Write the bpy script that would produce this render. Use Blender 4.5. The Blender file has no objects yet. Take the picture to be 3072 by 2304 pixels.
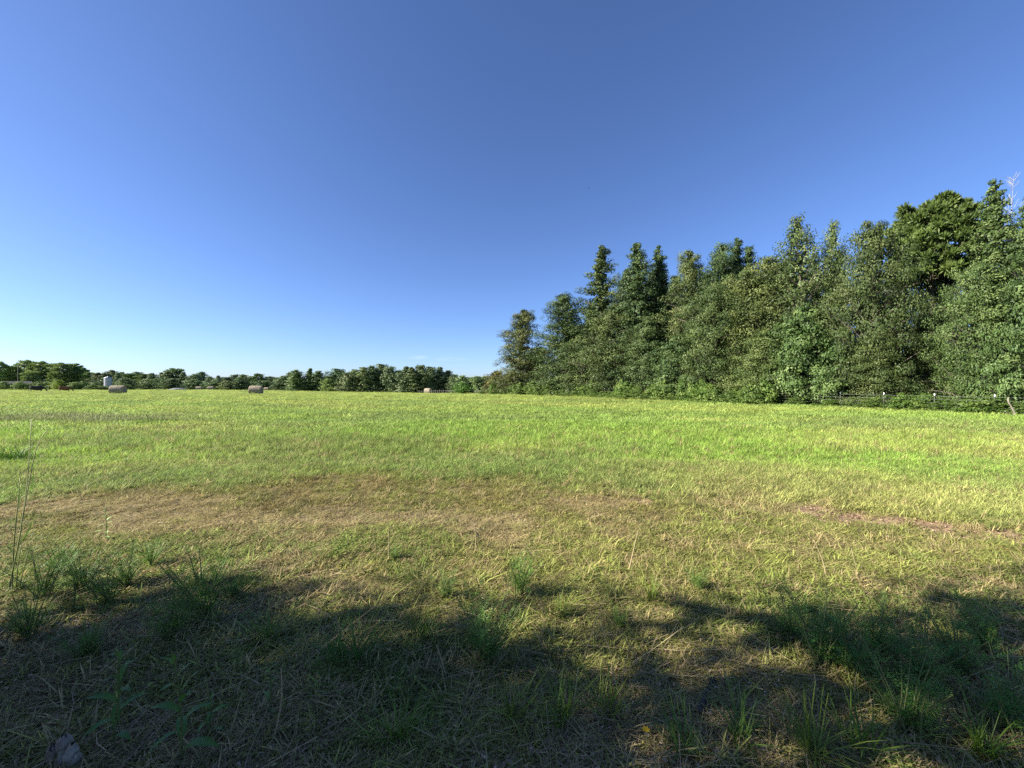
import bpy, math, random
import numpy as np
from mathutils import Vector, Matrix

SC = bpy.context.scene
COL = SC.collection
PI = math.pi

# ------------------------------------------------------------------ camera
EYE = 1.65
F = 384.0                      # focal length in pixels of the 1024 px wide picture
cam_d = bpy.data.cameras.new("camera")
cam_d.sensor_width = 36.0
cam_d.lens = 36.0 * F / 1024.0
cam_d.clip_start = 0.02
cam_d.clip_end = 6000
cam = bpy.data.objects.new("camera", cam_d)
cam.location = (0, 0, EYE)
cam.rotation_euler = (math.radians(90), 0, 0)
COL.objects.link(cam)
SC.camera = cam

# ------------------------------------------------------------------ light
SUN_EL = math.radians(30)
SUN_AZ = math.atan2(-0.97, -0.24)          # compass angle (from +Y, towards +X) of the sun: left, a little behind
W = bpy.data.worlds.new("World")
SC.world = W
W.use_nodes = True
wn, wl = W.node_tree.nodes, W.node_tree.links
bg = wn["Background"]
sky = wn.new("ShaderNodeTexSky")
sky.sky_type = 'NISHITA'
sky.sun_disc = False
sky.sun_elevation = SUN_EL
sky.sun_rotation = SUN_AZ % (2 * PI)
sky.altitude = 100
sky.air_density = 0.8
sky.dust_density = 0.5
sky.ozone_density = 4.0
hs = wn.new("ShaderNodeHueSaturation")
hs.inputs["Saturation"].default_value = 1.0
wl.new(sky.outputs[0], hs.inputs["Color"])
tn = wn.new("ShaderNodeMix"); tn.data_type = 'RGBA'; tn.blend_type = 'MULTIPLY'; tn.inputs[0].default_value = 1.0
tn.inputs[7].default_value = (0.89, 0.965, 1.19, 1)
wl.new(hs.outputs[0], tn.inputs[6])
# two faint wisps of cloud low over the far trees
def wmath(op, a, b=None):
    q = wn.new("ShaderNodeMath"); q.operation = op
    for k_, v in enumerate((a, b)):
        if v is None: continue
        if isinstance(v, (int, float)): q.inputs[k_].default_value = v
        else: wl.new(v, q.inputs[k_])
    return q.outputs[0]
wtc = wn.new("ShaderNodeTexCoord"); wsp = wn.new("ShaderNodeSeparateXYZ"); wl.new(wtc.outputs["Generated"], wsp.inputs[0])
wy = wmath('MAXIMUM', wsp.outputs[1], 0.02)
wa, wb = wmath('DIVIDE', wsp.outputs[0], wy), wmath('DIVIDE', wsp.outputs[2], wy)
wcb = wn.new("ShaderNodeCombineXYZ"); wl.new(wmath('MULTIPLY', wa, 14.0), wcb.inputs[0]); wl.new(wmath('MULTIPLY', wb, 90.0), wcb.inputs[1])
wnz = wn.new("ShaderNodeTexNoise"); wnz.inputs["Scale"].default_value = 1.6; wnz.inputs["Detail"].default_value = 7; wl.new(wcb.outputs[0], wnz.inputs["Vector"])
wisp = None
for ca_, cb_, sa_, sb_ in ((-0.243, 0.069, 0.035, 0.006), (-0.162, 0.065, 0.055, 0.006)):
    da = wmath('DIVIDE', wmath('SUBTRACT', wa, ca_), sa_); db = wmath('DIVIDE', wmath('SUBTRACT', wb, cb_), sb_)
    m_ = wmath('MAXIMUM', wmath('SUBTRACT', 1.0, wmath('ADD', wmath('MULTIPLY', da, da), wmath('MULTIPLY', db, db))), 0.0)
    wisp = m_ if wisp is None else wmath('MAXIMUM', wisp, m_)
wf = wmath('MULTIPLY', wmath('MULTIPLY', wisp, wmath('MAXIMUM', wmath('MULTIPLY', wmath('SUBTRACT', wnz.outputs[0], 0.32), 3.0), 0.0)), 0.22)
wmx = wn.new("ShaderNodeMix"); wmx.data_type = 'RGBA'; wl.new(wf, wmx.inputs[0]); wl.new(tn.outputs[2], wmx.inputs[6]); wmx.inputs[7].default_value = (6.0, 6.6, 7.2, 1)
wl.new(wmx.outputs[2], bg.inputs["Color"])
bg.inputs["Strength"].default_value = 0.056

sun_d = bpy.data.lights.new("sun", 'SUN')
sun_d.energy = 5.0
sun_d.angle = math.radians(0.55)
sun_d.color = (1.0, 0.93, 0.80)
sun = bpy.data.objects.new("sun", sun_d)
to_sun = Vector((math.sin(SUN_AZ) * math.cos(SUN_EL), math.cos(SUN_AZ) * math.cos(SUN_EL), math.sin(SUN_EL)))
sun.rotation_euler = to_sun.to_track_quat('Z', 'Y').to_euler()
sun.location = (-30, -15, 30)
COL.objects.link(sun)

SC.view_settings.view_transform = 'Standard'
SC.view_settings.look = 'None'
SC.view_settings.exposure = 1.65
SC.view_settings.gamma = 1.0
SC.view_settings.use_curve_mapping = False
SC.render.engine = 'CYCLES'
SC.cycles.use_denoising = False
SC.cycles.max_bounces = 6
SC.cycles.diffuse_bounces = 3
SC.cycles.transmission_bounces = 4
SC.cycles.transparent_max_bounces = 4

# ------------------------------------------------------------------ numeric helpers
def _hash(ix, iy, s):
    h = (ix.astype(np.int64) * 374761393 + iy.astype(np.int64) * 668265263 + s * 982451653) & 0xffffffff
    h = ((h ^ (h >> 13)) * 1274126177) & 0xffffffff
    h = h ^ (h >> 16)
    return (h & 0xffffff) / float(0xffffff)

def vnoise(x, y, s=0):
    x = np.asarray(x, float); y = np.asarray(y, float)
    ix, iy = np.floor(x), np.floor(y)
    fx, fy = x - ix, y - iy
    fx = fx * fx * (3 - 2 * fx); fy = fy * fy * (3 - 2 * fy)
    a = _hash(ix, iy, s); b = _hash(ix + 1, iy, s); c = _hash(ix, iy + 1, s); d = _hash(ix + 1, iy + 1, s)
    return (a * (1 - fx) + b * fx) * (1 - fy) + (c * (1 - fx) + d * fx) * fy

def fbm(x, y, s=0, o=4):
    t, amp, tot = 0.0, 1.0, 0.0
    for k in range(o):
        t = t + amp * vnoise(np.asarray(x) * 2 ** k, np.asarray(y) * 2 ** k, s + 17 * k)
        tot += amp; amp *= 0.5
    return t / tot            # 0..1, mean 0.5

def sstep(a, b, x):
    t = np.clip((np.asarray(x, float) - a) / (b - a), 0, 1)
    return t * t * (3 - 2 * t)

def gz(x, y):
    """height of the ground"""
    x = np.asarray(x, float); y = np.asarray(y, float)
    yy = np.maximum(y, 1.0)
    r = np.clip(x / yy, -1.5, 1.5)
    s = np.interp(r, [-1.2, -0.8, -0.2, 0.1, 1.0], [0.0065, 0.008, 0.018, 0.012, 0.0])
    z = -s * np.clip(y - 50, 0, 140)
    d = np.hypot(x, y)
    z = z + 0.05 * (fbm(x * 0.9, y * 0.9, 3, 4) - 0.5) * sstep(0.3, 2, d) * (1 - 0.6 * sstep(8, 20, d))
    z = z + 0.22 * (fbm(x * 0.07, y * 0.07, 9, 3) - 0.5) * sstep(8, 25, d)
    return z

def gzf(x, y):
    return float(gz(np.array([x]), np.array([y]))[0])

def at(px, py):
    """ground point seen at a picture position (near ground, close to level)"""
    Y = F * EYE / (py - 384.0)
    for _ in range(4):
        Y = F * (EYE - gzf((px - 512) / F * Y, Y)) / (py - 384.0)
    return ((px - 512) / F * Y, Y)

def far(px, Y):
    return ((px - 512) / F * Y, Y)

FENCE_C = 32.57                     # fence line: 0.85 x + 0.53 y = 32.57
def fence_pt(px, d=0.0):
    r = (px - 512) / F
    Y = (FENCE_C + d) / (0.85 * r + 0.53)
    return (r * Y, Y)

# ------------------------------------------------------------------ object helpers
def mesh_np(name, V, Fc, mats=(), tint=None, mat_idx=None, smooth=False):
    V = np.asarray(V, np.float32).reshape(-1, 3)
    Fc = np.asarray(Fc, np.int32)
    M, K = Fc.shape
    me = bpy.data.meshes.new(name)
    me.vertices.add(len(V)); me.vertices.foreach_set("co", V.ravel())
    me.loops.add(M * K); me.loops.foreach_set("vertex_index", Fc.ravel())
    me.polygons.add(M); me.polygons.foreach_set("loop_start", np.arange(M, dtype=np.int32) * K)
    if mat_idx is not None:
        me.polygons.foreach_set("material_index", np.asarray(mat_idx, np.int32))
    if smooth:
        me.polygons.foreach_set("use_smooth", np.ones(M, bool))
    for m in mats: me.materials.append(m)
    if tint is not None:
        a = me.attributes.new("tint", 'FLOAT', 'POINT')
        a.data.foreach_set("value", np.asarray(tint, np.float32))
    me.update(calc_edges=True)
    return me

def link(name, me, parent=None, loc=(0, 0, 0), **props):
    o = bpy.data.objects.new(name, me)
    COL.objects.link(o)
    o.location = loc
    if parent is not None: o.parent = parent
    for k, v in props.items(): o[k] = v
    return o

def thing(name, label, cat, loc, rz=0.0, group=None, scale=(1, 1, 1)):
    o = bpy.data.objects.new(name, None)
    o.empty_display_size = 0.2
    COL.objects.link(o)
    o.location = loc; o.rotation_euler = (0, 0, rz); o.scale = scale
    o["label"] = label; o["category"] = cat
    if group: o["group"] = group
    return o

class MB:
    """collects quads"""
    def __init__(s): s.V = []; s.F = []; s.T = []; s.n = 0
    def add(s, V, Fc, tint=0.5):
        V = np.asarray(V, float).reshape(-1, 3)
        s.V.append(V); s.F.append(np.asarray(Fc, int).reshape(-1, 4) + s.n); s.n += len(V)
        s.T.append(np.full(len(V), tint) if np.isscalar(tint) else np.asarray(tint))
    def tube(s, P, R, k=6, tint=0.5, cap=True):
        P = np.asarray(P, float); n = len(P)
        R = np.broadcast_to(np.asarray(R, float), (n,))
        T = np.gradient(P, axis=0); T /= np.linalg.norm(T, axis=1)[:, None] + 1e-9
        up = np.array([0, 0, 1.0]) if abs(T[0, 2]) < 0.9 else np.array([1.0, 0, 0])
        A = np.cross(T, up); A /= np.linalg.norm(A, axis=1)[:, None] + 1e-9
        B = np.cross(T, A)
        an = np.arange(k) / k * 2 * PI
        V = P[:, None, :] + R[:, None, None] * (np.cos(an)[None, :, None] * A[:, None, :] + np.sin(an)[None, :, None] * B[:, None, :])
        V = V.reshape(-1, 3)
        i = np.arange(n - 1)[:, None] * k; j = np.arange(k)[None, :]; j2 = (j + 1) % k
        Fc = np.stack([i + j, i + j2, i + k + j2, i + k + j], -1).reshape(-1, 4)
        s.add(V, Fc, tint)
        if cap and k >= 4:
            base = s.n - n * k
            for row in (0, n - 1):
                ids = base + row * k + np.arange(k)
                for q in range(1, k - 2, 2):
                    s.F.append(np.array([[ids[0], ids[q], ids[q + 1], ids[q + 2]]]))
                if k % 2 == 1:
                    pass
    def box(s, c, d, tint=0.5, M=None):
        c = np.asarray(c, float); d = np.asarray(d, float) / 2
        V = np.array([[x, y, z] for x in (-1, 1) for y in (-1, 1) for z in (-1, 1)]) * d
        if M is not None: V = V @ np.asarray(M).T
        Fc = [[0, 1, 3, 2], [4, 6, 7, 5], [0, 4, 5, 1], [2, 3, 7, 6], [0, 2, 6, 4], [1, 5, 7, 3]]
        s.add(V + c, Fc, tint)
    def mesh(s, name, mats, smooth=True):
        return mesh_np(name, np.concatenate(s.V), np.concatenate(s.F), mats, np.concatenate(s.T), smooth=smooth)

# ------------------------------------------------------------------ materials
def new_mat(name):
    m = bpy.data.materials.new(name); m.use_nodes = True
    n, l = m.node_tree.nodes, m.node_tree.links
    n.clear()
    out = n.new("ShaderNodeOutputMaterial")
    return m, n, l, out

def ramp(n, stops):
    r = n.new("ShaderNodeValToRGB")
    e = r.color_ramp.elements
    e[0].position, e[0].color = stops[0][0], (*stops[0][1], 1)
    e[1].position, e[1].color = stops[-1][0], (*stops[-1][1], 1)
    for p, c in stops[1:-1]:
        k = e.new(p); k.color = (*c, 1)
    return r

def mulc(n, l, a, b):
    m = n.new("ShaderNodeMix"); m.data_type = 'RGBA'; m.blend_type = 'MULTIPLY'
    m.inputs[0].default_value = 1.0
    l.new(a, m.inputs[6]); l.new(b, m.inputs[7])
    return m.outputs[2]

def leaf_mat(name, stops, trans=0.35, mode="object", rough=0.55, spec=0.35):
    """foliage: colour ramp over the per-leaf tint, times the plant's own colour"""
    m, n, l, out = new_mat(name)
    at_ = n.new("ShaderNodeAttribute"); at_.attribute_name = "tint"
    rp = ramp(n, stops); l.new(at_.outputs["Fac"], rp.inputs[0])
    c = rp.outputs[0]
    if mode == "object":
        oi = n.new("ShaderNodeObjectInfo"); c = mulc(n, l, c, oi.outputs["Color"])
    elif mode == "inst":
        ia = n.new("ShaderNodeAttribute"); ia.attribute_type = 'INSTANCER'; ia.attribute_name = "col"
        c = mulc(n, l, c, ia.outputs["Color"])
    p = n.new("ShaderNodeBsdfPrincipled")
    p.inputs["Roughness"].default_value = rough
    p.inputs["Specular IOR Level"].default_value = spec
    l.new(c, p.inputs["Base Color"])
    t = n.new("ShaderNodeBsdfTranslucent"); l.new(c, t.inputs["Color"])
    mx = n.new("ShaderNodeMixShader"); mx.inputs[0].default_value = trans
    l.new(p.outputs[0], mx.inputs[1]); l.new(t.outputs[0], mx.inputs[2])
    l.new(mx.outputs[0], out.inputs["Surface"])
    return m

def simple_mat(name, stops, scale=8.0, rough=0.8, metal=0.0, bump=0.3, spec=0.3, detail=6, stretch=(1, 1, 1), coord="Object", bdist=0.02):
    m, n, l, out = new_mat(name)
    tc = n.new("ShaderNodeTexCoord")
    mp = n.new("ShaderNodeMapping"); mp.inputs["Scale"].default_value = stretch
    l.new(tc.outputs[coord], mp.inputs[0])
    nz = n.new("ShaderNodeTexNoise"); nz.inputs["Scale"].default_value = scale; nz.inputs["Detail"].default_value = detail
    l.new(mp.outputs[0], nz.inputs["Vector"])
    rp = ramp(n, stops); l.new(nz.outputs[0], rp.inputs[0])
    p = n.new("ShaderNodeBsdfPrincipled")
    p.inputs["Roughness"].default_value = rough; p.inputs["Metallic"].default_value = metal
    p.inputs["Specular IOR Level"].default_value = spec
    l.new(rp.outputs[0], p.inputs["Base Color"])
    if bump:
        b = n.new("ShaderNodeBump"); b.inputs["Strength"].default_value = bump; b.inputs["Distance"].default_value = bdist
        l.new(nz.outputs[0], b.inputs["Height"]); l.new(b.outputs[0], p.inputs["Normal"])
    l.new(p.outputs[0], out.inputs["Surface"])
    return m

M_LEAF = leaf_mat("leaf_broad", [(0, (0.030, 0.049, 0.017)), (0.5, (0.066, 0.096, 0.032)), (1, (0.128, 0.158, 0.060))], trans=0.13, rough=0.55, spec=0.22)
M_PINE = leaf_mat("leaf_pine", [(0, (0.045, 0.070, 0.020)), (0.5, (0.085, 0.125, 0.032)), (1, (0.14, 0.185, 0.055))], trans=0.2)
M_WEED = leaf_mat("leaf_weed", [(0, (0.055, 0.10, 0.022)), (0.5, (0.10, 0.165, 0.035)), (1, (0.17, 0.23, 0.065))], trans=0.35)
M_GRASS = leaf_mat("grass_blade", [(0, (0.62, 0.62, 0.60)), (0.5, (1.0, 1.0, 1.0)), (1, (1.5, 1.4, 1.3))], trans=0.4, mode="inst", rough=0.6, spec=0.25)
M_STRAW = leaf_mat("dead_straw", [(0, (0.11, 0.082, 0.045)), (0.5, (0.25, 0.19, 0.10)), (1, (0.46, 0.37, 0.21))], trans=0.15, mode="none", rough=0.7)
M_BARK = simple_mat("bark", [(0.3, (0.05, 0.042, 0.033)), (0.7, (0.16, 0.135, 0.105))], 10, 0.9, bump=0.8, stretch=(1, 1, 0.2))
M_PALEBARK = simple_mat("pale_bark", [(0.3, (0.22, 0.19, 0.15)), (0.7, (0.42, 0.38, 0.31))], 8, 0.9, bump=0.5, stretch=(1, 1, 0.3))
M_STEM = leaf_mat("weed_stem", [(0, (0.05, 0.07, 0.02)), (0.5, (0.14, 0.17, 0.055)), (1, (0.48, 0.47, 0.24))], trans=0.1, mode="none")

# ------------------------------------------------------------------ ground zones
_XB = np.array([-12, -7.5, -6.4, -4.9, -4.5, -3.6, -2.6, 0.1, 1.2, 2.2, 3.2, 4.4, 6.5, 9.0])
_YB = np.array([4.3, 5.0, 5.6, 6.1, 6.1, 6.75, 6.9, 6.45, 6.1, 5.4, 5.2, 4.9, 4.2, 3.7])

def seg_dist(x, y, P):
    d = np.full(np.shape(x), 1e9)
    for (a, b) in zip(P[:-1], P[1:]):
        a = np.array(a); b = np.array(b); ab = b - a
        t = np.clip(((x - a[0]) * ab[0] + (y - a[1]) * ab[1]) / (ab @ ab), 0, 1)
        d = np.minimum(d, np.hypot(x - a[0] - t * ab[0], y - a[1] - t * ab[1]))
    return d

def zones(x, y):
    x = np.asarray(x, float); y = np.asarray(y, float)
    z = {}
    edge = np.interp(x, _XB, _YB) + 2.0 * (fbm(x * 0.7, y * 0.9, 21, 5) - 0.5)
    wd = 0.45 + 0.5 * sstep(0.0, 3.0, x)
    z["dry"] = 1 - sstep(-wd, wd, y - edge)
    soft = sstep(1.0, 4.0, x) * (1 - sstep(edge, edge + 4, y))          # slow yellowish passage on the right
    z["yellow"] = soft
    n = fbm(x * 1.6, y * 1.6, 33, 3)
    d1 = seg_dist(x, y, [(4.1, 4.85), (4.7, 4.5), (5.3, 4.05)])
    bare = 1 - sstep(0.18, 0.50, d1 + 0.5 * (n - 0.5) + 0.35 * (fbm(x * 7, y * 7, 35, 3) - 0.5))
    d2 = seg_dist(x, y, [(1.15, 5.55), (1.9, 5.35)])
    bare = np.maximum(bare, 0.9 * (1 - sstep(0.03, 0.2, d2 + 0.4 * (n - 0.5))))
    d3 = seg_dist(x, y, [(2.6, 6.4), (3.3, 6.15)])
    bare = np.maximum(bare, 0.7 * (1 - sstep(0.03, 0.2, d3 + 0.4 * (n - 0.5))))
    d4 = seg_dist(x, y, [(-1.55, 5.05), (-1.25, 5.0)])
    bare = np.maximum(bare, 0.7 * (1 - sstep(0.03, 0.16, d4 + 0.4 * (n - 0.5))))
    z["bare"] = bare
    lit = fbm(x * 1.1 + 5, y * 1.1, 41, 4)
    z["litter"] = np.clip((1 - sstep(1.9, 2.9, y + 1.6 * (lit - 0.5))) * 1.0, 0, 1) * np.clip(sstep(0.25, 0.55, fbm(x * 1.4, y * 1.4, 43, 3)), 0, 1)
    th = fbm(x * 0.9 + 3, y * 1.3, 51, 4)
    z["thatch"] = sstep(0.52, 0.66, th) * (1 - sstep(4.6, 6.5, y)) * sstep(2.0, 2.8, y)
    z["lush"] = sstep(5.5, 8.5, y) * (1 - sstep(11, 30, y)) * sstep(0.25, 0.6, fbm(x * 0.18, y * 0.35, 61, 3))
    rough = sstep(0.36, 0.52, fbm(x * 0.3 + 1, y * 0.5, 71, 3)) * sstep(12.8, 14.5, y) * (1 - sstep(17.5, 20.5, y)) * (1 - sstep(-14.5, -9, x + 0.3 * (y - 15)))
    z["rough"] = rough
    z["weedy"] = np.clip((1 - sstep(-2.2, -0.8, x + 1.2 * (n - 0.5))) * (1 - sstep(3.4, 4.8, y + 1.4 * (n - 0.5))) + sstep(1.2, 2.0, x + 1.2 * (n - 0.5)) * (1 - sstep(2.7, 3.4, y + (n - 0.5))) + 0.8 * sstep(0.50, 0.64, fbm(x * 1.2 + 9, y * 1.5, 47, 3)) * (1 - sstep(3.8, 5.2, y)), 0, 1) * (1 - 0.6 * z["litter"])
    return z

def mix(a, b, t):
    t = np.asarray(t)[..., None]
    return a * (1 - t) + np.asarray(b) * t

def grass_col(x, y, z):
    n1 = fbm(x * 0.25, y * 0.5, 81, 4); n2 = fbm(x * 2.3, y * 2.3, 83, 3)
    c = np.zeros(x.shape + (3,)) + np.array((0.262, 0.365, 0.092))
    c = mix(c, (0.340, 0.392, 0.106), sstep(0.40, 0.62, n1) * 0.9)
    c = mix(c, (0.320, 0.388, 0.102), sstep(25, 60, y) * 0.8)
    c = mix(c, (0.240, 0.370, 0.064), z["lush"] * 0.8)
    c = mix(c, (0.205, 0.265, 0.080), sstep(0.53, 0.68, fbm(x * 0.12 + 40, y * 0.3, 85, 4)) * 0.6)
    c = mix(c, (0.370, 0.380, 0.130), z["yellow"] * 0.8)
    c = mix(c, (0.190, 0.205, 0.095), z["rough"] * 0.8)
    d = np.zeros_like(c) + np.array((0.230, 0.215, 0.068))
    d = mix(d, (0.215, 0.235, 0.060), sstep(0.38, 0.58, fbm(x * 0.8, y * 0.8, 87, 4)))
    d = mix(d, (0.250, 0.180, 0.078), sstep(0.60, 0.76, fbm(x * 0.7, y * 0.9, 89, 4)) * 0.7)
    d = mix(d, (0.280, 0.315, 0.085), (1 - sstep(3.8, 5.4, y + 1.2 * (n1 - 0.5))) * 0.75)
    c = mix(c, d, z["dry"])
    c = mix(c, (0.40, 0.34, 0.17), z["thatch"] * 0.5)
    c = mix(c, (0.175, 0.255, 0.056), z["weedy"] * 0.75)
    c = mix(c, (0.29, 0.27, 0.075), z["litter"] * 0.65)
    return c * (0.74 + 0.52 * n2)[..., None]

def soil_col(x, y, z):
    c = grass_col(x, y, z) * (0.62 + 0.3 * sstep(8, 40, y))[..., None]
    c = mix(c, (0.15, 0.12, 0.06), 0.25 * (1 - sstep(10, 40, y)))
    c = mix(c, (0.12, 0.098, 0.060), z["dry"] * 0.7)
    c = mix(c, (0.27, 0.22, 0.13), z["thatch"] * 0.6)
    c = mix(c, (0.29, 0.205, 0.125), z["litter"] * 0.9)
    b = mix(np.zeros_like(c) + np.array((0.225, 0.150, 0.095)), (0.32, 0.235, 0.155), fbm(x * 3, y * 3, 91, 3))
    c = mix(c, b, z["bare"])
    return c

def axis(lo, mid0, mid1, hi, step, grow):
    a = list(np.arange(mid0, mid1 + 1e-6, step))
    s, p = step, mid1
    up = []
    while p < hi:
        s *= grow; p += s; up.append(p)
    s, p = step, mid0
    dn = []
    while p > lo:
        s *= grow; p -= s; dn.append(p)
    return np.array(dn[::-1] + a + up)

XS = axis(-1500, -8, 8, 1500, 0.085, 1.045)
YS = axis(-300, 0.6, 8.5, 1600, 0.085, 1.035)
GX, GY = np.meshgrid(XS, YS)
gx, gy = GX.ravel(), GY.ravel()
nz_ = zones(gx, gy)
gV = np.stack([gx, gy, gz(gx, gy) - 0.012 * nz_["bare"]], -1)
nx, ny = len(XS), len(YS)
ii, jj = np.meshgrid(np.arange(nx - 1), np.arange(ny - 1))
b_ = (jj * nx + ii).ravel()
gF = np.stack([b_, b_ + 1, b_ + nx + 1, b_ + nx], -1)

mg, n, l, out = new_mat("field_soil")
ca = n.new("ShaderNodeAttribute"); ca.attribute_name = "ground_col"
geo = n.new("ShaderNodeNewGeometry")
nz1 = n.new("ShaderNodeTexNoise"); nz1.inputs["Scale"].default_value = 38; nz1.inputs["Detail"].default_value = 8
l.new(geo.outputs["Position"], nz1.inputs["Vector"])
nz2 = n.new("ShaderNodeTexNoise"); nz2.inputs["Scale"].default_value = 2.2; nz2.inputs["Detail"].default_value = 8
l.new(geo.outputs["Position"], nz2.inputs["Vector"])
r1 = ramp(n, [(0.3, (0.55, 0.52, 0.5)), (0.7, (1.35, 1.3, 1.25))]); l.new(nz1.outputs[0], r1.inputs[0])
r2 = ramp(n, [(0.3, (0.78, 0.80, 0.75)), (0.7, (1.2, 1.18, 1.2))]); l.new(nz2.outputs[0], r2.inputs[0])
c = mulc(n, l, mulc(n, l, ca.outputs["Color"], r1.outputs[0]), r2.outputs[0])
p = n.new("ShaderNodeBsdfPrincipled"); p.inputs["Roughness"].default_value = 0.95; p.inputs["Specular IOR Level"].default_value = 0.15
l.new(c, p.inputs["Base Color"])
bp = n.new("ShaderNodeBump"); bp.inputs["Strength"].default_value = 0.7; bp.inputs["Distance"].default_value = 0.03
l.new(nz1.outputs[0], bp.inputs["Height"]); l.new(bp.outputs[0], p.inputs["Normal"])
l.new(p.outputs[0], out.inputs["Surface"])
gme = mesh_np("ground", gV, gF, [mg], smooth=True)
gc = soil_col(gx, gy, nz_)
a = gme.attributes.new("ground_col", 'FLOAT_COLOR', 'POINT')
a.data.foreach_set("color", np.concatenate([gc, np.ones((len(gc), 1))], 1).astype(np.float32).ravel())
link("ground", gme, kind="structure", label="wide green hay field with a browned patch in front")

# ------------------------------------------------------------------ leaves and trees
def unit(v):
    return v / (np.linalg.norm(v, axis=-1, keepdims=True) + 1e-9)

def leaf_quads(P, N, size, aspect, rng, D=None, fold=0.12):
    """one folded diamond per leaf: 4 verts; P centres, N facing"""
    n_ = len(P)
    if D is None:
        D = rng.normal(size=(n_, 3))
    D = unit(D - N * np.sum(D * N, 1, keepdims=True))
    B = np.cross(N, D)
    s = np.broadcast_to(np.asarray(size, float), (n_,))[:, None]
    w = s * aspect
    up = N * s * fold
    V = np.stack([P - D * s * .5, P - B * w * .5 + up - D * s * .05, P + D * s * .5, P + B * w * .5 + up - D * s * .05], 1)
    return V.reshape(-1, 3)

def quads(n_):
    return np.arange(n_ * 4).reshape(-1, 4)

def clump(c, o, r, n_, ls, rng, flat=0.7, aspect=0.62):
    d = unit(rng.normal(size=(n_, 3)))
    off = d * (r * rng.uniform(0.5, 1.03, (n_, 1)) ** 0.8) * np.array([1, 1, flat])
    P = c + off
    N = unit(d * 1.0 + np.asarray(o) * 0.35 + np.array([0, 0, 0.3]) + rng.normal(size=(n_, 3)) * 0.32)
    return leaf_quads(P, N, ls * rng.uniform(.7, 1.3, n_), aspect, rng)

def env_fn(kind):
    pts = {
        "oak":   ([0.03, 0.15, 0.35, 0.6, 0.8, 0.93, 1.0], [0.72, 0.95, 1.0, 0.95, 0.74, 0.46, 0.14]),
        "oval":  ([0.03, 0.15, 0.35, 0.6, 0.8, 0.92, 1.0], [0.75, 0.95, 1.0, 0.88, 0.64, 0.40, 0.12]),
        "spire": ([0.03, 0.2, 0.4, 0.6, 0.8, 0.92, 1.0], [0.95, 1.0, 0.90, 0.66, 0.37, 0.21, 0.06]),
        "bushy": ([0.02, 0.2, 0.45, 0.7, 0.88, 1.0], [0.85, 1.0, 0.95, 0.72, 0.42, 0.1]),
        "airy":  ([0.1, 0.3, 0.5, 0.7, 0.85, 1.0], [0.6, 0.95, 1.0, 0.72, 0.45, 0.12]),
    }[kind]
    return lambda t: float(np.interp(t, *pts))

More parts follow.
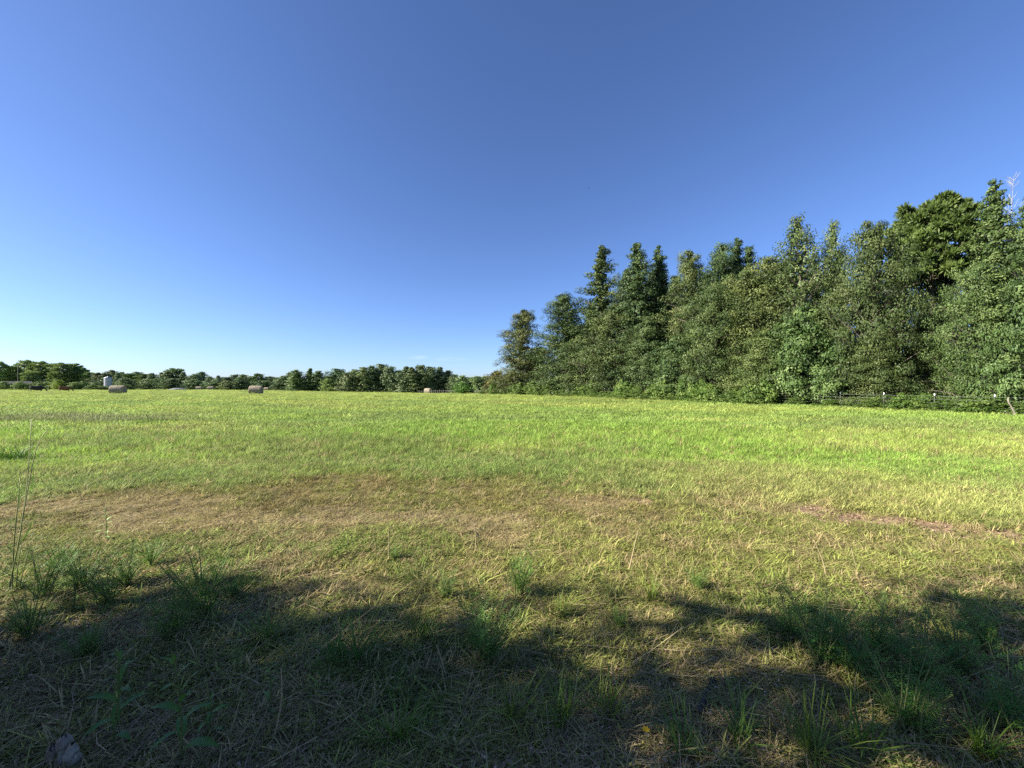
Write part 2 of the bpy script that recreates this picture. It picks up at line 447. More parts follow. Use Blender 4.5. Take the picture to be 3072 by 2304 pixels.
def build_tree(kind, seed, H, R, limbs, per, leaf, ls, clr, base=0.1, updeg=25, trunk_r=None, droop=0.0, wob=0.25, core=0, lobes=0.95, jit=1.0, flat=0.7):
    """returns trunk mesh (trunk + limbs) and crown mesh (all leaves)"""
    rng = np.random.default_rng(seed)
    env = env_fn(kind)
    tr = trunk_r or H * 0.016
    mb = MB()
    k = 9
    zz = np.linspace(-0.3, H * 0.97, k)
    wx = np.cumsum(rng.normal(size=k)) * wob * 0.35; wy = np.cumsum(rng.normal(size=k)) * wob * 0.35
    wx -= wx[0]; wy -= wy[0]
    TP = np.stack([wx, wy, zz], 1)
    mb.tube(TP, np.interp(zz / H, [0, 0.05, 0.5, 1], [tr * 1.35, tr, tr * 0.6, tr * 0.12]), 8)
    LV, LT = [], []
    tt = base + (1 - base) * (np.arange(limbs) + rng.uniform(0, 1, limbs)) / limbs
    az0 = rng.uniform(0, 6.28)
    for i, t in enumerate(tt):
        az = az0 + i * 2.399 + rng.normal() * 0.3
        lobe = 1 - lobes / 2 + lobes * float(vnoise(math.cos(az) * 1.3 + 7, math.sin(az) * 1.3 + t * H * 0.36, seed))
        e = R * env(t) * lobe * (1 + jit * (rng.uniform(-0.45, 0.22) if rng.uniform() < 0.8 else rng.uniform(-0.7, -0.4)))
        zt = t * H
        z0 = max(0.06 * H, zt - e * math.tan(math.radians(updeg + rng.normal() * 8)))
        p0 = np.array([np.interp(z0, zz, wx), np.interp(z0, zz, wy), z0])
        o = np.array([math.cos(az), math.sin(az), 0])
        p1 = np.array([np.interp(zt, zz, wx), np.interp(zt, zz, wy), zt]) + o * e
        mid = (p0 + p1) / 2 + np.array([0, 0, 0.10 * e - droop * 0.2 * e])
        p1[2] -= droop * e * 0.35
        s = np.linspace(0, 1, 5)[:, None]
        LP = (1 - s) ** 2 * p0 + 2 * s * (1 - s) * mid + s ** 2 * p1
        lr = tr * 0.42 * (1 - 0.6 * t)
        mb.tube(LP, np.linspace(lr, lr * 0.18, 5), 4, cap=False)
        ct = rng.uniform(0.12, 0.88)
        for j in range(per):
            f = [1.0, 0.82, 0.66, 0.5, 0.36, 0.9, 0.74][j % 7] + rng.normal() * 0.04
            f = min(f, 1.05)
            q = (1 - f) ** 2 * p0 + 2 * f * (1 - f) * mid + f ** 2 * p1
            side = np.array([-o[1], o[0], 0]) * rng.normal() * 0.26 * max(e, R * 0.25)
            c_ = q + side + np.array([0, 0, rng.normal() * 0.12 * max(e, R * 0.3)])
            if j > 0:
                mb.tube(np.stack([q * 0.6 + p0 * 0.4, (q + c_) / 2 + [0, 0, 0.05], c_]), [lr * 0.3, lr * 0.2, lr * 0.08], 3, cap=False)
            cr = clr * rng.uniform(0.7, 1.25) * (0.32 + 0.68 * min(1, e / (0.55 * R)))
            nl = max(6, int(leaf * rng.uniform(0.75, 1.2) * (cr / clr) ** 1.3))
            LV.append(clump(c_, o * 0.7, cr, nl, ls, rng, flat=flat))
            LT.append(np.repeat(np.clip(ct + rng.normal() * 0.10 + rng.normal(size=nl) * 0.12, 0, 1), 4))
    # leader clumps
    for q in range(4):
        c_ = TP[-1] + np.array([rng.normal() * 0.05 * R, rng.normal() * 0.05 * R, -q * 0.018 * H + 0.01 * H])
        nl = int(leaf * 0.4)
        LV.append(clump(c_, np.array([0, 0, 1.0]), clr * 0.32, nl, ls, rng, flat=1.0))
        LT.append(np.repeat(np.clip(rng.uniform(0.3, 0.7) + rng.normal(size=nl) * 0.15, 0, 1), 4))
    if core:                                    # larger leaves deep in the crown
        t_ = rng.uniform(base, 0.95, core); a_ = rng.uniform(0, 6.28, core)
        rr = R * np.array([env(q) for q in t_]) * 0.45 * np.sqrt(rng.uniform(0, 1, core))
        P = np.stack([np.interp(t_ * H, zz, wx) + rr * np.cos(a_), np.interp(t_ * H, zz, wy) + rr * np.sin(a_), t_ * H], 1)
        N = unit(np.stack([np.cos(a_), np.sin(a_), 0.3 + 0 * a_], 1) + rng.normal(size=(core, 3)) * 0.5)
        LV.append(leaf_quads(P, N, ls * 2.6 * rng.uniform(.7, 1.2, core), 0.7, rng)); LT.append(np.repeat(rng.uniform(0.1, 0.5, core), 4))
    V = np.concatenate(LV); T = np.concatenate(LT)
    return mb, V, T

def build_pine(seed, H, R, bare, limbs, per, needles, ls, clr):
    """umbrella pine: bare trunk, layered puffs of needle sprays"""
    rng = np.random.default_rng(seed)
    mb = MB()
    zz = np.linspace(-0.3, H * 0.95, 9)
    wx = np.cumsum(rng.normal(size=9)) * 0.08; wx -= wx[0]
    TP = np.stack([wx, wx * 0.5, zz], 1)
    tr = H * 0.017
    mb.tube(TP, np.linspace(tr * 1.2, tr * 0.3, 9), 8)
    LV, LT = [], []
    for i in range(limbs):
        t = bare + (1 - bare) * ((i + rng.uniform()) / limbs) ** 0.8
        az = i * 2.399 + rng.normal() * 0.3
        u = (t - bare) / (1 - bare)
        e = R * math.sqrt(max(0.02, 1 - (abs(u - 0.35) / 0.72) ** 2)) * rng.uniform(0.6, 1.08)
        o = np.array([math.cos(az), math.sin(az), 0])
        zt = t * H
        p0 = np.array([np.interp(zt, zz, wx), 0, zt - 0.25 * e]); p1 = p0 + o * e + [0, 0, 0.32 * e]
        mb.tube(np.stack([p0, (p0 + p1) / 2 - [0, 0, 0.04 * e], p1]), [tr * 0.35, tr * 0.22, tr * 0.08], 4, cap=False)
        ct = rng.uniform(0.25, 0.75)
        for j in range(per):
            f = rng.uniform(0.45, 1.0)
            c_ = p0 + (p1 - p0) * f + np.array([-o[1], o[0], 0]) * rng.normal() * 0.25 * e + [0, 0, rng.normal() * 0.05 * e]
            cr = clr * rng.uniform(0.7, 1.2)
            nl = int(needles * rng.uniform(0.8, 1.2))
            dirs = unit(rng.normal(size=(nl, 3)) + np.array([0, 0, 0.9]) + o * 0.4)
            P = c_ + dirs * cr * rng.uniform(0.25, 1, (nl, 1)) * np.array([1, 1, 0.55])
            Nn = unit(np.cross(dirs, rng.normal(size=(nl, 3))))
            LV.append(leaf_quads(P, Nn, ls * rng.uniform(.8, 1.3, nl), 0.28, rng, D=dirs, fold=0.02))
            LT.append(np.repeat(np.clip(ct + rng.normal() * 0.08 + rng.normal(size=nl) * 0.18, 0, 1), 4))
    return mb, np.concatenate(LV), np.concatenate(LT)

TREE = {}
def proto(key, H, R, res, leafmat=None, bark=None):
    mb, V, T = res
    tm = mb.mesh(key + "_trunk", [bark or M_BARK])
    cm = mesh_np(key + "_crown", V, quads(len(V) // 4), [leafmat or M_LEAF], T)
    TREE[key] = (H, R, tm, cm)

# near and middle distance trees
proto("oak_a", 12, 4.6, build_tree("oak", 11, 12, 4.6, 82, 4, 128, 0.155, 1.0, base=0.03, core=1500, flat=0.5, lobes=0.55, jit=0.55))
proto("oak_b", 12, 4.6, build_tree("oak", 12, 12, 4.6, 78, 4, 128, 0.155, 1.02, base=0.03, core=1500, flat=0.5, lobes=0.55, jit=0.55))
proto("shade_low", 12, 4.6, build_tree("oak", 14, 12, 4.6, 118, 5, 44, 0.26, 0.88, base=0.10, core=900, lobes=0.1, jit=0.25))
proto("shade_high", 12, 4.6, build_tree("oak", 15, 12, 4.6, 120, 5, 48, 0.26, 0.9, base=0.28, core=1200, lobes=0.1, jit=0.25))
proto("oval_a", 14, 3.4, build_tree("oval", 21, 14, 3.4, 84, 4, 118, 0.155, 0.88, base=0.04, core=1300, flat=0.55, lobes=0.6, jit=0.6))
proto("oval_b", 14, 3.4, build_tree("oval", 22, 14, 3.4, 80, 4, 118, 0.155, 0.92, base=0.04, core=1300, flat=0.55, lobes=0.6, jit=0.6))
proto("spire_a", 17, 2.6, build_tree("spire", 31, 17, 2.6, 96, 4, 76, 0.16, 0.58, base=0.04, updeg=32, core=1300, lobes=0.7, jit=0.8))
proto("spire_b", 17, 2.6, build_tree("spire", 32, 17, 2.6, 94, 4, 76, 0.16, 0.60, base=0.04, updeg=30, core=1300, lobes=0.7, jit=0.8))
proto("spire_c", 17, 2.6, build_tree("spire", 33, 17, 2.6, 84, 4, 74, 0.16, 0.58, base=0.04, updeg=35, wob=0.4, core=1100, lobes=0.7, jit=0.9))
proto("airy_a", 14, 3.0, build_tree("airy", 41, 14, 3.0, 90, 4, 54, 0.16, 0.68, base=0.05, updeg=42, wob=0.35, core=500, jit=0.8))
proto("bushy_a", 8, 3.4, build_tree("bushy", 51, 8, 3.4, 70, 4, 124, 0.145, 0.86, base=0.02, updeg=15, droop=0.3, core=900, flat=0.45, lobes=0.6, jit=0.6))
proto("bushy_b", 8, 3.4, build_tree("bushy", 52, 8, 3.4, 66, 4, 124, 0.14, 0.90, base=0.10, updeg=12, droop=0.35, core=900, flat=0.4, lobes=0.6, jit=0.6))
proto("maple_a", 7, 3.2, build_tree("bushy", 53, 7, 3.2, 58, 4, 100, 0.19, 0.80, base=0.14, updeg=18, droop=0.2, core=700, flat=0.45, lobes=0.6, jit=0.6))
proto("pine_a", 15, 4.6, build_pine(61, 15, 4.6, 0.60, 52, 10, 110, 0.40, 0.66), M_PINE)
proto("shrub_a", 1.5, 0.9, build_tree("bushy", 71, 1.5, 0.9, 30, 4, 34, 0.11, 0.25, base=0.03, updeg=40, trunk_r=0.02, wob=0.05, core=120), M_WEED)
proto("shrub_b", 1.5, 0.9, build_tree("bushy", 72, 1.5, 0.9, 28, 4, 34, 0.12, 0.28, base=0.03, updeg=30, trunk_r=0.02, wob=0.05, core=120), M_WEED)
proto("shrub_c", 1.5, 0.9, build_tree("oval", 73, 1.5, 0.9, 34, 3, 30, 0.10, 0.22, base=0.03, updeg=55, trunk_r=0.02, wob=0.05, core=100), M_WEED)
# far trees: fewer, larger leaf clusters
proto("far_oak_a", 10, 4.2, build_tree("oak", 81, 10, 4.2, 50, 4, 24, 0.46, 0.98, base=0.02, lobes=0.4, jit=0.6, core=400))
proto("far_oak_b", 10, 4.2, build_tree("oak", 82, 10, 4.2, 44, 4, 26, 0.46, 1.10, base=0.02, lobes=0.4, jit=0.6, core=400))
proto("far_oval_a", 12, 3.2, build_tree("oval", 83, 12, 3.2, 52, 4, 22, 0.44, 0.88, base=0.02, lobes=0.4, jit=0.6, core=400))
proto("far_spire_a", 12, 2.4, build_tree("spire", 84, 12, 2.4, 52, 4, 20, 0.42, 0.75, base=0.02, lobes=0.4, jit=0.6, core=350))
proto("far_pine_a", 12, 4.4, build_pine(85, 12, 4.4, 0.20, 44, 7, 26, 0.75, 0.95), M_PINE)
proto("far_pine_b", 12, 4.0, build_pine(86, 12, 4.0, 0.14, 46, 7, 26, 0.75, 0.90), M_PINE)

rnd = random.Random(5)
REG = []          # (thing, picture column, family) for the labels
def place_tree(key, x, y, H, R, name, label, cat="tree", group=None, color=(1, 1, 1), rz=None, lean=(0, 0)):
    h0, r0, tm, cm = TREE[key]
    z = gzf(x, y)
    r = thing(name, label, cat, (x, y, z - 0.03), rnd.uniform(0, 6.28) if rz is None else rz, group, (R / r0, R / r0, H / h0))
    if lean != (0, 0): r.rotation_euler = (lean[0], lean[1], r.rotation_euler.z)
    link("trunk", tm, r)
    c_ = link("crown", cm, r)
    c_.color = (*color, 1)
    return r

def wood_tree(px, ytop, hw, d, key, name, label, color=(1, 1, 1), group=None, lean=(0, 0), cat="tree"):
    x, y = fence_pt(px, d)
    H = EYE + (384 - ytop) / F * y - gzf(x, y)
    R = hw / F * y / math.sqrt(1 + (x / y) ** 2) * 1.06
    return place_tree(key, x, y, H, R, name, label, cat, group, color, lean=lean)

# skyline trees of the wood on the right
GB = (0.95, 1.05, 1.15)
wood_tree(521, 310, 24, 2.2, "oval_a", "broadleaf_tree", "rust-tinged round tree at the far left end of the wood", (1.22, 1.05, 0.92))
wood_tree(561, 294, 31, 2.6, "oval_b", "broadleaf_tree", "dense round green tree beside the rust-tinged tree", (0.85, 0.95, 0.8))
wood_tree(590, 302, 17, 9, "spire_b", "sweetgum_tree", "short slim spire peeping up between the round tree and the tall spires", (1.0, 1.1, 0.85))
wood_tree(606, 246, 30, 3.5, "spire_c", "sweetgum_tree", "ragged leaning spire, first of the tall narrow trees", (0.95, 1.0, 0.85), lean=(0, -0.04))
wood_tree(634, 244, 30, 4.2, "spire_a", "sweetgum_tree", "tall narrow tree with a knobbly tip, second of the spires", (0.85, 1.0, 0.95))
wood_tree(659, 247, 27, 7.5, "spire_b", "sweetgum_tree", "tall narrow tree just left of the yellowish-topped tree", (0.85, 1.0, 0.9))
wood_tree(692, 249, 26, 6.5, "oval_a", "broadleaf_tree", "tall tree with a yellowish rounded top above a pale bare trunk", (1.08, 1.04, 0.82))
wood_tree(719, 246, 30, 6, "oval_b", "broadleaf_tree", "tall dark feathery tree right of the yellowish-topped tree", (0.8, 0.95, 0.85))
wood_tree(735, 238, 26, 8, "spire_a", "sweetgum_tree", "pointed dark tree top standing highest left of the airy tree", (0.75, 0.9, 0.85))
wood_tree(753, 245, 28, 9, "spire_c", "sweetgum_tree", "dark pointed tree top just left of the airy pale tree", (0.75, 0.9, 0.85))
wood_tree(772, 256, 46, 5, "oval_b", "broadleaf_tree", "broad olive tree below and left of the airy pale tree", (1.1, 1.05, 0.9))
wood_tree(802, 215, 36, 4.5, "airy_a", "broadleaf_tree", "airy pale-leaved tree with sky showing through its tip", (1.12, 1.15, 1.0))
wood_tree(830, 221, 24, 6, "airy_a", "broadleaf_tree", "thin wispy tree top right of the airy pale tree", (1.15, 1.2, 1.05))
wood_tree(876, 222, 54, 3.2, "oak_a", "broadleaf_tree", "large dark broad-crowned tree in front of the pine", (0.80, 0.82, 0.68))
wood_tree(932, 202, 56, 12, "pine_a", "pine_tree", "pine with a flat puffy umbrella crown above the dark broad tree", (0.82, 0.88, 0.64))
wood_tree(992, 182, 50, 3.4, "spire_b", "sweetgum_tree", "tall leafy spire right of the pine", (0.95, 1.05, 0.85))
wood_tree(1022, 195, 44, 3.2, "spire_c", "sweetgum_tree", "tall leafy tree at the right edge below bleached bare twigs", (0.95, 1.08, 0.9))
wood_tree(1075, 200, 48, 4.0, "oval_a", "broadleaf_tree", "tall tree cut off by the right edge of the view", (0.95, 1.05, 0.85))
# lower trees along the front of the wood
FL = [
 (583, 335, 26, 2.8, "bushy_a", "low bushy tree under the short slim spire", (0.98, 1.0, 0.85)),
 (612, 305, 32, 3.0, "oak_b", "rounded olive tree at the foot of the leaning spire", (1.0, 1.0, 0.84)),
 (646, 318, 26, 3.0, "bushy_b", "bushy tree at the foot of the second spire", (0.92, 1.0, 0.85)),
 (676, 336, 30, 2.0, "maple_a", "dark leafy maple under the yellowish-topped tree", (0.85, 1.0, 0.85)),
 (709, 284, 36, 2.6, "oak_a", "mid-height full-crowned tree in front of the dark feathery tree", (0.98, 1.04, 0.85)),
 (748, 268, 38, 4.6, "oak_b", "mid-height yellow-green tree left of the airy pale tree", (1.14, 1.10, 0.80)),
 (762, 330, 36, 2.0, "bushy_a", "low spreading tree under the broad olive tree", (1.05, 1.08, 0.84)),
 (802, 306, 40, 1.9, "maple_a", "bright green maple with layered boughs below the airy tree", (1.0, 1.18, 0.92)),
 (838, 330, 32, 2.6, "maple_a", "fresh green maple sapling between bright maple and dark broad tree", (0.92, 1.14, 0.95)),
 (878, 330, 36, 2.2, "bushy_b", "low shaded bushy tree beneath the dark broad tree", (0.90, 0.92, 0.74)),
 (925, 318, 30, 5.5, "bushy_a", "drooping leafy tree below the pine", (0.95, 1.02, 0.84)),
 (978, 262, 46, 2.6, "oak_b", "full drooping tree at the foot of the right spire", (0.95, 1.08, 0.86)),
 (1015, 280, 48, 2.8, "maple_a", "large-leaved tree at the right edge above the leaning stick", (0.92, 1.12, 0.92)),
 (1066, 275, 52, 2.8, "bushy_a", "leafy tree half outside the right edge", (0.95, 1.08, 0.9)),
]
for (px, yt, hw, d, key, lab, colr) in FL:
    wood_tree(px, yt, hw, d, key, "young_tree", lab, colr)
# trees deeper in the wood that close the view
for k in range(20):
    px = 545 + k * 27 + rnd.uniform(-6, 6)
    sky_y = float(np.interp(px, [540, 590, 605, 760, 800, 850, 930, 1000, 1080], [335, 320, 268, 262, 250, 250, 245, 225, 225]))
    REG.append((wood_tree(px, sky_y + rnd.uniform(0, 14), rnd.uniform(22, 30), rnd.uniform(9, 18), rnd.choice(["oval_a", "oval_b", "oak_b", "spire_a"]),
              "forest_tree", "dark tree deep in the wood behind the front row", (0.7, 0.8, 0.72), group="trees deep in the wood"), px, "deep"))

# ------------------------------------------------------------------ undergrowth along the fence
lab_sh = "light green weedy bush in the strip between field and wood"
shr = random.Random(9)
for k in range(64):
    px = 486 + (k / 63) ** 1.0 * 275 + shr.uniform(-4, 4)
    d = shr.uniform(-1.3, 1.0)
    x, y = fence_pt(px, d)
    H = shr.choice([0.7, 1.0, 1.3, 1.6, 2.1]) * shr.uniform(0.85, 1.15); R = shr.uniform(0.6, 1.5)
    g = shr.uniform(0.8, 1.15)
    REG.append((place_tree(shr.choice(["shrub_a", "shrub_b", "shrub_c"]), x, y, H, R, "weedy_bush", lab_sh, "bush", "bushes in the strip along the wood", (g * 1.12, g * 1.12, g * 0.95)), px, "strip"))
for k in range(26):
    px = 765 + k * 11.5 + shr.uniform(-5, 5)
    d = shr.uniform(0.1, 1.4)
    x, y = fence_pt(px, d)
    H = shr.uniform(0.5, 1.15); R = shr.uniform(0.5, 0.95)
    g = shr.uniform(0.75, 1.1)
    REG.append((place_tree(shr.choice(["shrub_a", "shrub_b"]), x, y, H, R, "vine_thicket", "low leafy tangle growing against the fence wires", "bush", "leafy tangles at the wire fence", (g * 0.85, g * 0.9, g * 0.65)), px, "vine"))
x, y = fence_pt(463, -1.0)
place_tree("shrub_c", x, y, 2.3, 1.8, "green_bush", "bright rounded bush standing alone before the far fence posts", "bush", None, (0.85, 1.15, 0.6))
x, y = fence_pt(497, 0.5)
place_tree("far_oak_a", x, y, 4.2, 2.4, "small_tree", "small rust-brown tree at the foot of the wood's left end", "tree", None, (1.6, 1.1, 0.9))
x, y = fence_pt(509, 1.2)
place_tree("far_oak_b", x, y, 3.6, 2.2, "small_tree", "low olive-brown tree beside the small rust-brown tree", "tree", None, (1.3, 1.05, 0.9))

# ------------------------------------------------------------------ far tree line
def far_tree(px, Y, ytop, hw, key, name, label, group=None, color=(1, 1, 1), cat="tree"):
    x, y = far(px, Y)
    H = EYE + (384 - ytop) / F * Y - gzf(x, y)
    color = tuple(1.7 * q for q in color)
    R = hw * 1.12 / F * Y / math.sqrt(1 + (x / y) ** 2) * 1.08
    return place_tree(key, x, y, H * 1.03, R, name, label, cat, group, color)

ft = random.Random(3)
gcol = lambda a=0.75, b=1.1: (lambda g: (g * ft.uniform(0.9, 1.1), g, g * ft.uniform(0.95, 1.25)))(ft.uniform(a, b))
for px, yt, hw in [(-14, 364, 14), (0, 363, 13), (12, 367, 12), (24, 362, 13), (38, 363, 13), (50, 365, 11), (63, 364.5, 12), (73, 365, 12), (82, 370, 9), (89, 373, 9),
                   (6, 372, 10), (31, 372, 10), (57, 372, 9)]:
    REG.append((far_tree(px, 168 + ft.uniform(-8, 12), yt, hw, ft.choice(["far_pine_a", "far_pine_b"]), "pine_tree", "tall far pine in the cluster behind the brush on the left",
             "far pines on the left", gcol(1.1, 1.5)), px, "pine"))
sk = [(96, 373), (103, 374), (111, 371), (118, 373), (123, 371), (130, 374), (137, 373), (145, 375), (153, 373), (161, 374), (168, 372), (175, 370.5), (182, 373), (190, 377),
      (196, 375), (203, 373), (211, 376), (219, 376), (227, 376), (236, 373.5), (244, 376), (252, 378), (268, 378), (276, 377), (284, 378), (291, 374)]
for px, yt in sk:
    REG.append((far_tree(px, 178 + ft.uniform(-10, 14), yt + ft.uniform(-1.4, 1.6), ft.uniform(5, 12), ft.choice(["far_oak_a", "far_oak_b", "far_oval_a", "far_spire_a", "far_pine_b"]), "broadleaf_tree",
             "low far tree in the band along the field's end", "far band of low trees", gcol()), px, "band"))
for px, yt in [(104, 377), (126, 378), (148, 379), (171, 378), (194, 380), (217, 380), (240, 379), (262, 380), (283, 380), (158, 377), (228, 380)]:
    REG.append((far_tree(px, 160 + ft.uniform(-4, 6), yt + ft.uniform(-1, 1.5), ft.uniform(7, 13), ft.choice(["far_oak_a", "far_oak_b", "far_oval_a"]), "broadleaf_tree",
             "lighter low tree at the front of the far band", "front row of the far band", gcol(0.95, 1.35)), px, "front"))
far_tree(259, 170, 374.5, 6.5, "far_pine_b", "pine_tree", "dark flat-topped pine beside the near round bale in mid field", None, (0.6, 0.7, 0.75))
far_tree(297, 140, 370.5, 9.5, "far_oval_a", "broadleaf_tree", "rounded tree standing up left of the dome-topped tree", None, (0.9, 1.0, 0.85))
far_tree(309, 142, 369, 7, "far_spire_a", "broadleaf_tree", "slim pointed far tree left of the dome-topped tree", None, (0.85, 0.95, 0.9))
far_tree(318, 142, 371.5, 8.5, "far_oval_a", "broadleaf_tree", "dark tree right of the slim pointed far tree", None, (0.7, 0.8, 0.8))
far_tree(337, 165, 369.5, 12, "far_oak_b", "broadleaf_tree", "smooth dome-topped far tree rising behind the row", None, (0.65, 0.85, 0.85))
far_tree(331, 134, 379, 9, "far_oak_a", "broadleaf_tree", "low light-green tree before the dome-topped tree", None, (1.25, 1.3, 0.9))
for px, yt, hw in [(347, 373, 9), (355, 370, 9), (364, 368, 10), (373, 366.5, 9), (381, 365, 11), (391, 367.5, 10), (398, 371, 8)]:
    REG.append((far_tree(px, 132 + ft.uniform(-5, 5), yt, hw, ft.choice(["far_oak_a", "far_oak_b", "far_oval_a"]), "broadleaf_tree", "dark tree in the first tall clump at the far end",
             "first dark clump of far trees", gcol(0.75, 1.05)), px, "c1"))
for px, yt, hw in [(405, 367, 9), (413, 368, 9), (421, 366, 10), (430, 367.5, 9), (439, 367.5, 9), (447, 371, 8), (454, 375, 7)]:
    REG.append((far_tree(px, 128 + ft.uniform(-5, 5), yt, hw, ft.choice(["far_oak_a", "far_oak_b", "far_oval_a", "far_spire_a"]), "broadleaf_tree",
             "dark tree in the second tall clump at the far end", "second dark clump of far trees", gcol(0.75, 1.05)), px, "c2"))
for px, yt, hw in [(462, 376, 8), (470, 377.5, 8), (478, 376.5, 8), (486, 376.5, 8), (495, 375.5, 8), (503, 377, 8)]:
    REG.append((far_tree(px, 122 + ft.uniform(-4, 6), yt, hw, ft.choice(["far_oak_a", "far_oval_a"]), "broadleaf_tree", "low olive tree in the row behind the far fence posts",
             "low trees behind the far fence", gcol(1.0, 1.3)), px, "lowrow"))
for px in range(288, 505, 14):
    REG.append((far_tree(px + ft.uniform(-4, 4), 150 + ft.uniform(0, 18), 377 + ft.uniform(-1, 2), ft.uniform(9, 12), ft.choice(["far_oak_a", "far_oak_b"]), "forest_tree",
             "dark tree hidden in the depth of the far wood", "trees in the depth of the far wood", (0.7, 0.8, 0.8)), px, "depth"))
# brush at the left end of the field
for k in range(26):
    px = -6 + k * 5.2 + ft.uniform(-2, 2)
    REG.append((far_tree(px, 143 + ft.uniform(-6, 8), 383.5 + ft.uniform(-2.5, 2.0) + max(0, (px - 80) * 0.05), ft.uniform(6, 9), ft.choice(["far_oak_a", "far_oak_b"]), "brush_bush",
             "pale green brush at the left end of the field", "brush along the left end of the field", (lambda g: (1.5 * g, 1.55 * g, 1.15 * g))(ft.uniform(0.75, 1.1)), cat="bush"), px, "brush"))
far_tree(59, 136, 380, 8, "far_oak_b", "brush_bush", "yellowish-green bush behind the brown cow", None, (2.2, 2.0, 0.8), cat="bush")
# backdrop wood that closes the skyline's feet
for k in range(30):
    px = -20 + k * 18
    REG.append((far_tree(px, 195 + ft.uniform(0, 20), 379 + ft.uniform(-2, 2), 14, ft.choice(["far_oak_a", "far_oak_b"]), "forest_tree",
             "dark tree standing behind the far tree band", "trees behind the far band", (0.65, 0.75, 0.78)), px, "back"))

# trees left of the camera: their shade lies over the near ground
def shade_tree(x, y, H, R, key, lab, col=(1, 1, 1)):
    place_tree(key, x, y, H, R, "shade_tree", lab, "tree", None, col)
shade_tree(-9.5, -0.5, 5.9, 2.35, "shade_low", "low dense tree left of the viewpoint that shades the near left ground")
shade_tree(-6.6, -2.3, 9.0, 3.05, "shade_high", "high-crowned tree behind the viewpoint that shades the near right ground")

# ------------------------------------------------------------------ grass (stuff)
def blade_tuft(rng, nb, h, w, spread, lean, curl=0.5):
    LV, LF, LT = [], [], []
    az = rng.uniform(0, 2 * PI, nb); rr = spread * np.sqrt(rng.uniform(0, 1, nb))
    pa = rng.uniform(0, 2 * PI, nb)
    hh = h * rng.uniform(0.45, 1.1, nb); ln = lean * rng.uniform(0.2, 1.3, nb)
    B = np.stack([rr * np.cos(pa), rr * np.sin(pa), np.zeros(nb)], 1)
    o = np.stack([np.cos(az), np.sin(az), np.zeros(nb)], 1)
    sd = np.stack([-np.sin(az + rng.normal(size=nb) * .6), np.cos(az), np.zeros(nb)], 1)
    L = []
    for f, wf in ((0, 0.8), (0.38, 1.0), (0.74, 0.7), (1.0, 0.12)):
        out = ln * hh * (f + curl * f * f)
        zz_ = hh * (f - 0.28 * ln * f * f)
        c_ = B + o * out[:, None] + np.stack([0 * zz_, 0 * zz_, zz_ - 0.01], 1)
        L.append(c_ - sd * w * wf / 2); L.append(c_ + sd * w * wf / 2)
    V = np.stack(L, 1).reshape(-1, 3)
    b = np.arange(nb)[:, None] * 8
    Fc = np.concatenate([b + np.array([[0, 1, 3, 2]]), b + np.array([[2, 3, 5, 4]]), b + np.array([[4, 5, 7, 6]])], 0)
    T = np.repeat(np.clip(0.5 + rng.normal(size=nb) * 0.22, 0, 1), 8)
    return V, Fc, T

def forb_tuft(rng, nl, r, ls):
    P = np.stack([rng.normal(size=nl) * r, rng.normal(size=nl) * r, rng.uniform(0.01, 0.07, nl)], 1)
    N = unit(np.array([0, 0, 1.0]) + rng.normal(size=(nl, 3)) * 0.45)
    V = leaf_quads(P, N, ls * rng.uniform(.6, 1.3, nl), 0.5, rng)
    return V, quads(nl), np.repeat(np.clip(0.5 + rng.normal(size=nl) * 0.2, 0, 1), 4)

KIT = bpy.data.collections.new("grass_kit")          # sources of the scattered grass, not linked to the scene
def kit(name, res):
    me = mesh_np(name, *res[:2], [M_GRASS], res[2])
    o = bpy.data.objects.new(name, me)
    KIT.objects.link(o)
rg = np.random.default_rng(4)
NT = 0
for k in range(6): kit(f"grass_tuft.{NT:03d}", blade_tuft(rg, 22, 0.15, 0.0055, 0.055, 0.55)); NT += 1     # 0-5 upright
for k in range(6): kit(f"grass_tuft.{NT:03d}", blade_tuft(rg, 24, 0.075, 0.0055, 0.075, 1.1)); NT += 1     # 6-11 low curled
for k in range(4): kit(f"grass_tuft.{NT:03d}", forb_tuft(rg, 30, 0.05, 0.021)); NT += 1                    # 12-15 small leaves
for k in range(4): kit(f"grass_tuft.{NT:03d}", blade_tuft(rg, 34, 0.13, 0.010, 0.16, 0.75)); NT += 1       # 16-19 wide, for the middle distance

gng = bpy.data.node_groups.new("scatter_grass", 'GeometryNodeTree')
gng.interface.new_socket("Geometry", in_out='INPUT', socket_type='NodeSocketGeometry')
gng.interface.new_socket("Geometry", in_out='OUTPUT', socket_type='NodeSocketGeometry')
gn, gl = gng.nodes, gng.links
gi, go = gn.new("NodeGroupInput"), gn.new("NodeGroupOutput")
iop = gn.new("GeometryNodeInstanceOnPoints")
ci = gn.new("GeometryNodeCollectionInfo")
ci.inputs["Collection"].default_value = KIT
ci.inputs["Separate Children"].default_value = True
ci.inputs["Reset Children"].default_value = True
def nattr(nm, t):
    q = gn.new("GeometryNodeInputNamedAttribute"); q.data_type = t; q.inputs["Name"].default_value = nm
    return q.outputs["Attribute"]
gl.new(gi.outputs[0], iop.inputs["Points"]); gl.new(ci.outputs[0], iop.inputs["Instance"])
iop.inputs["Pick Instance"].default_value = True
gl.new(nattr("idx", 'INT'), iop.inputs["Instance Index"])
gl.new(nattr("rot", 'FLOAT_VECTOR'), iop.inputs["Rotation"])
gl.new(nattr("scl", 'FLOAT_VECTOR'), iop.inputs["Scale"])
gl.new(iop.outputs[0], go.inputs[0])

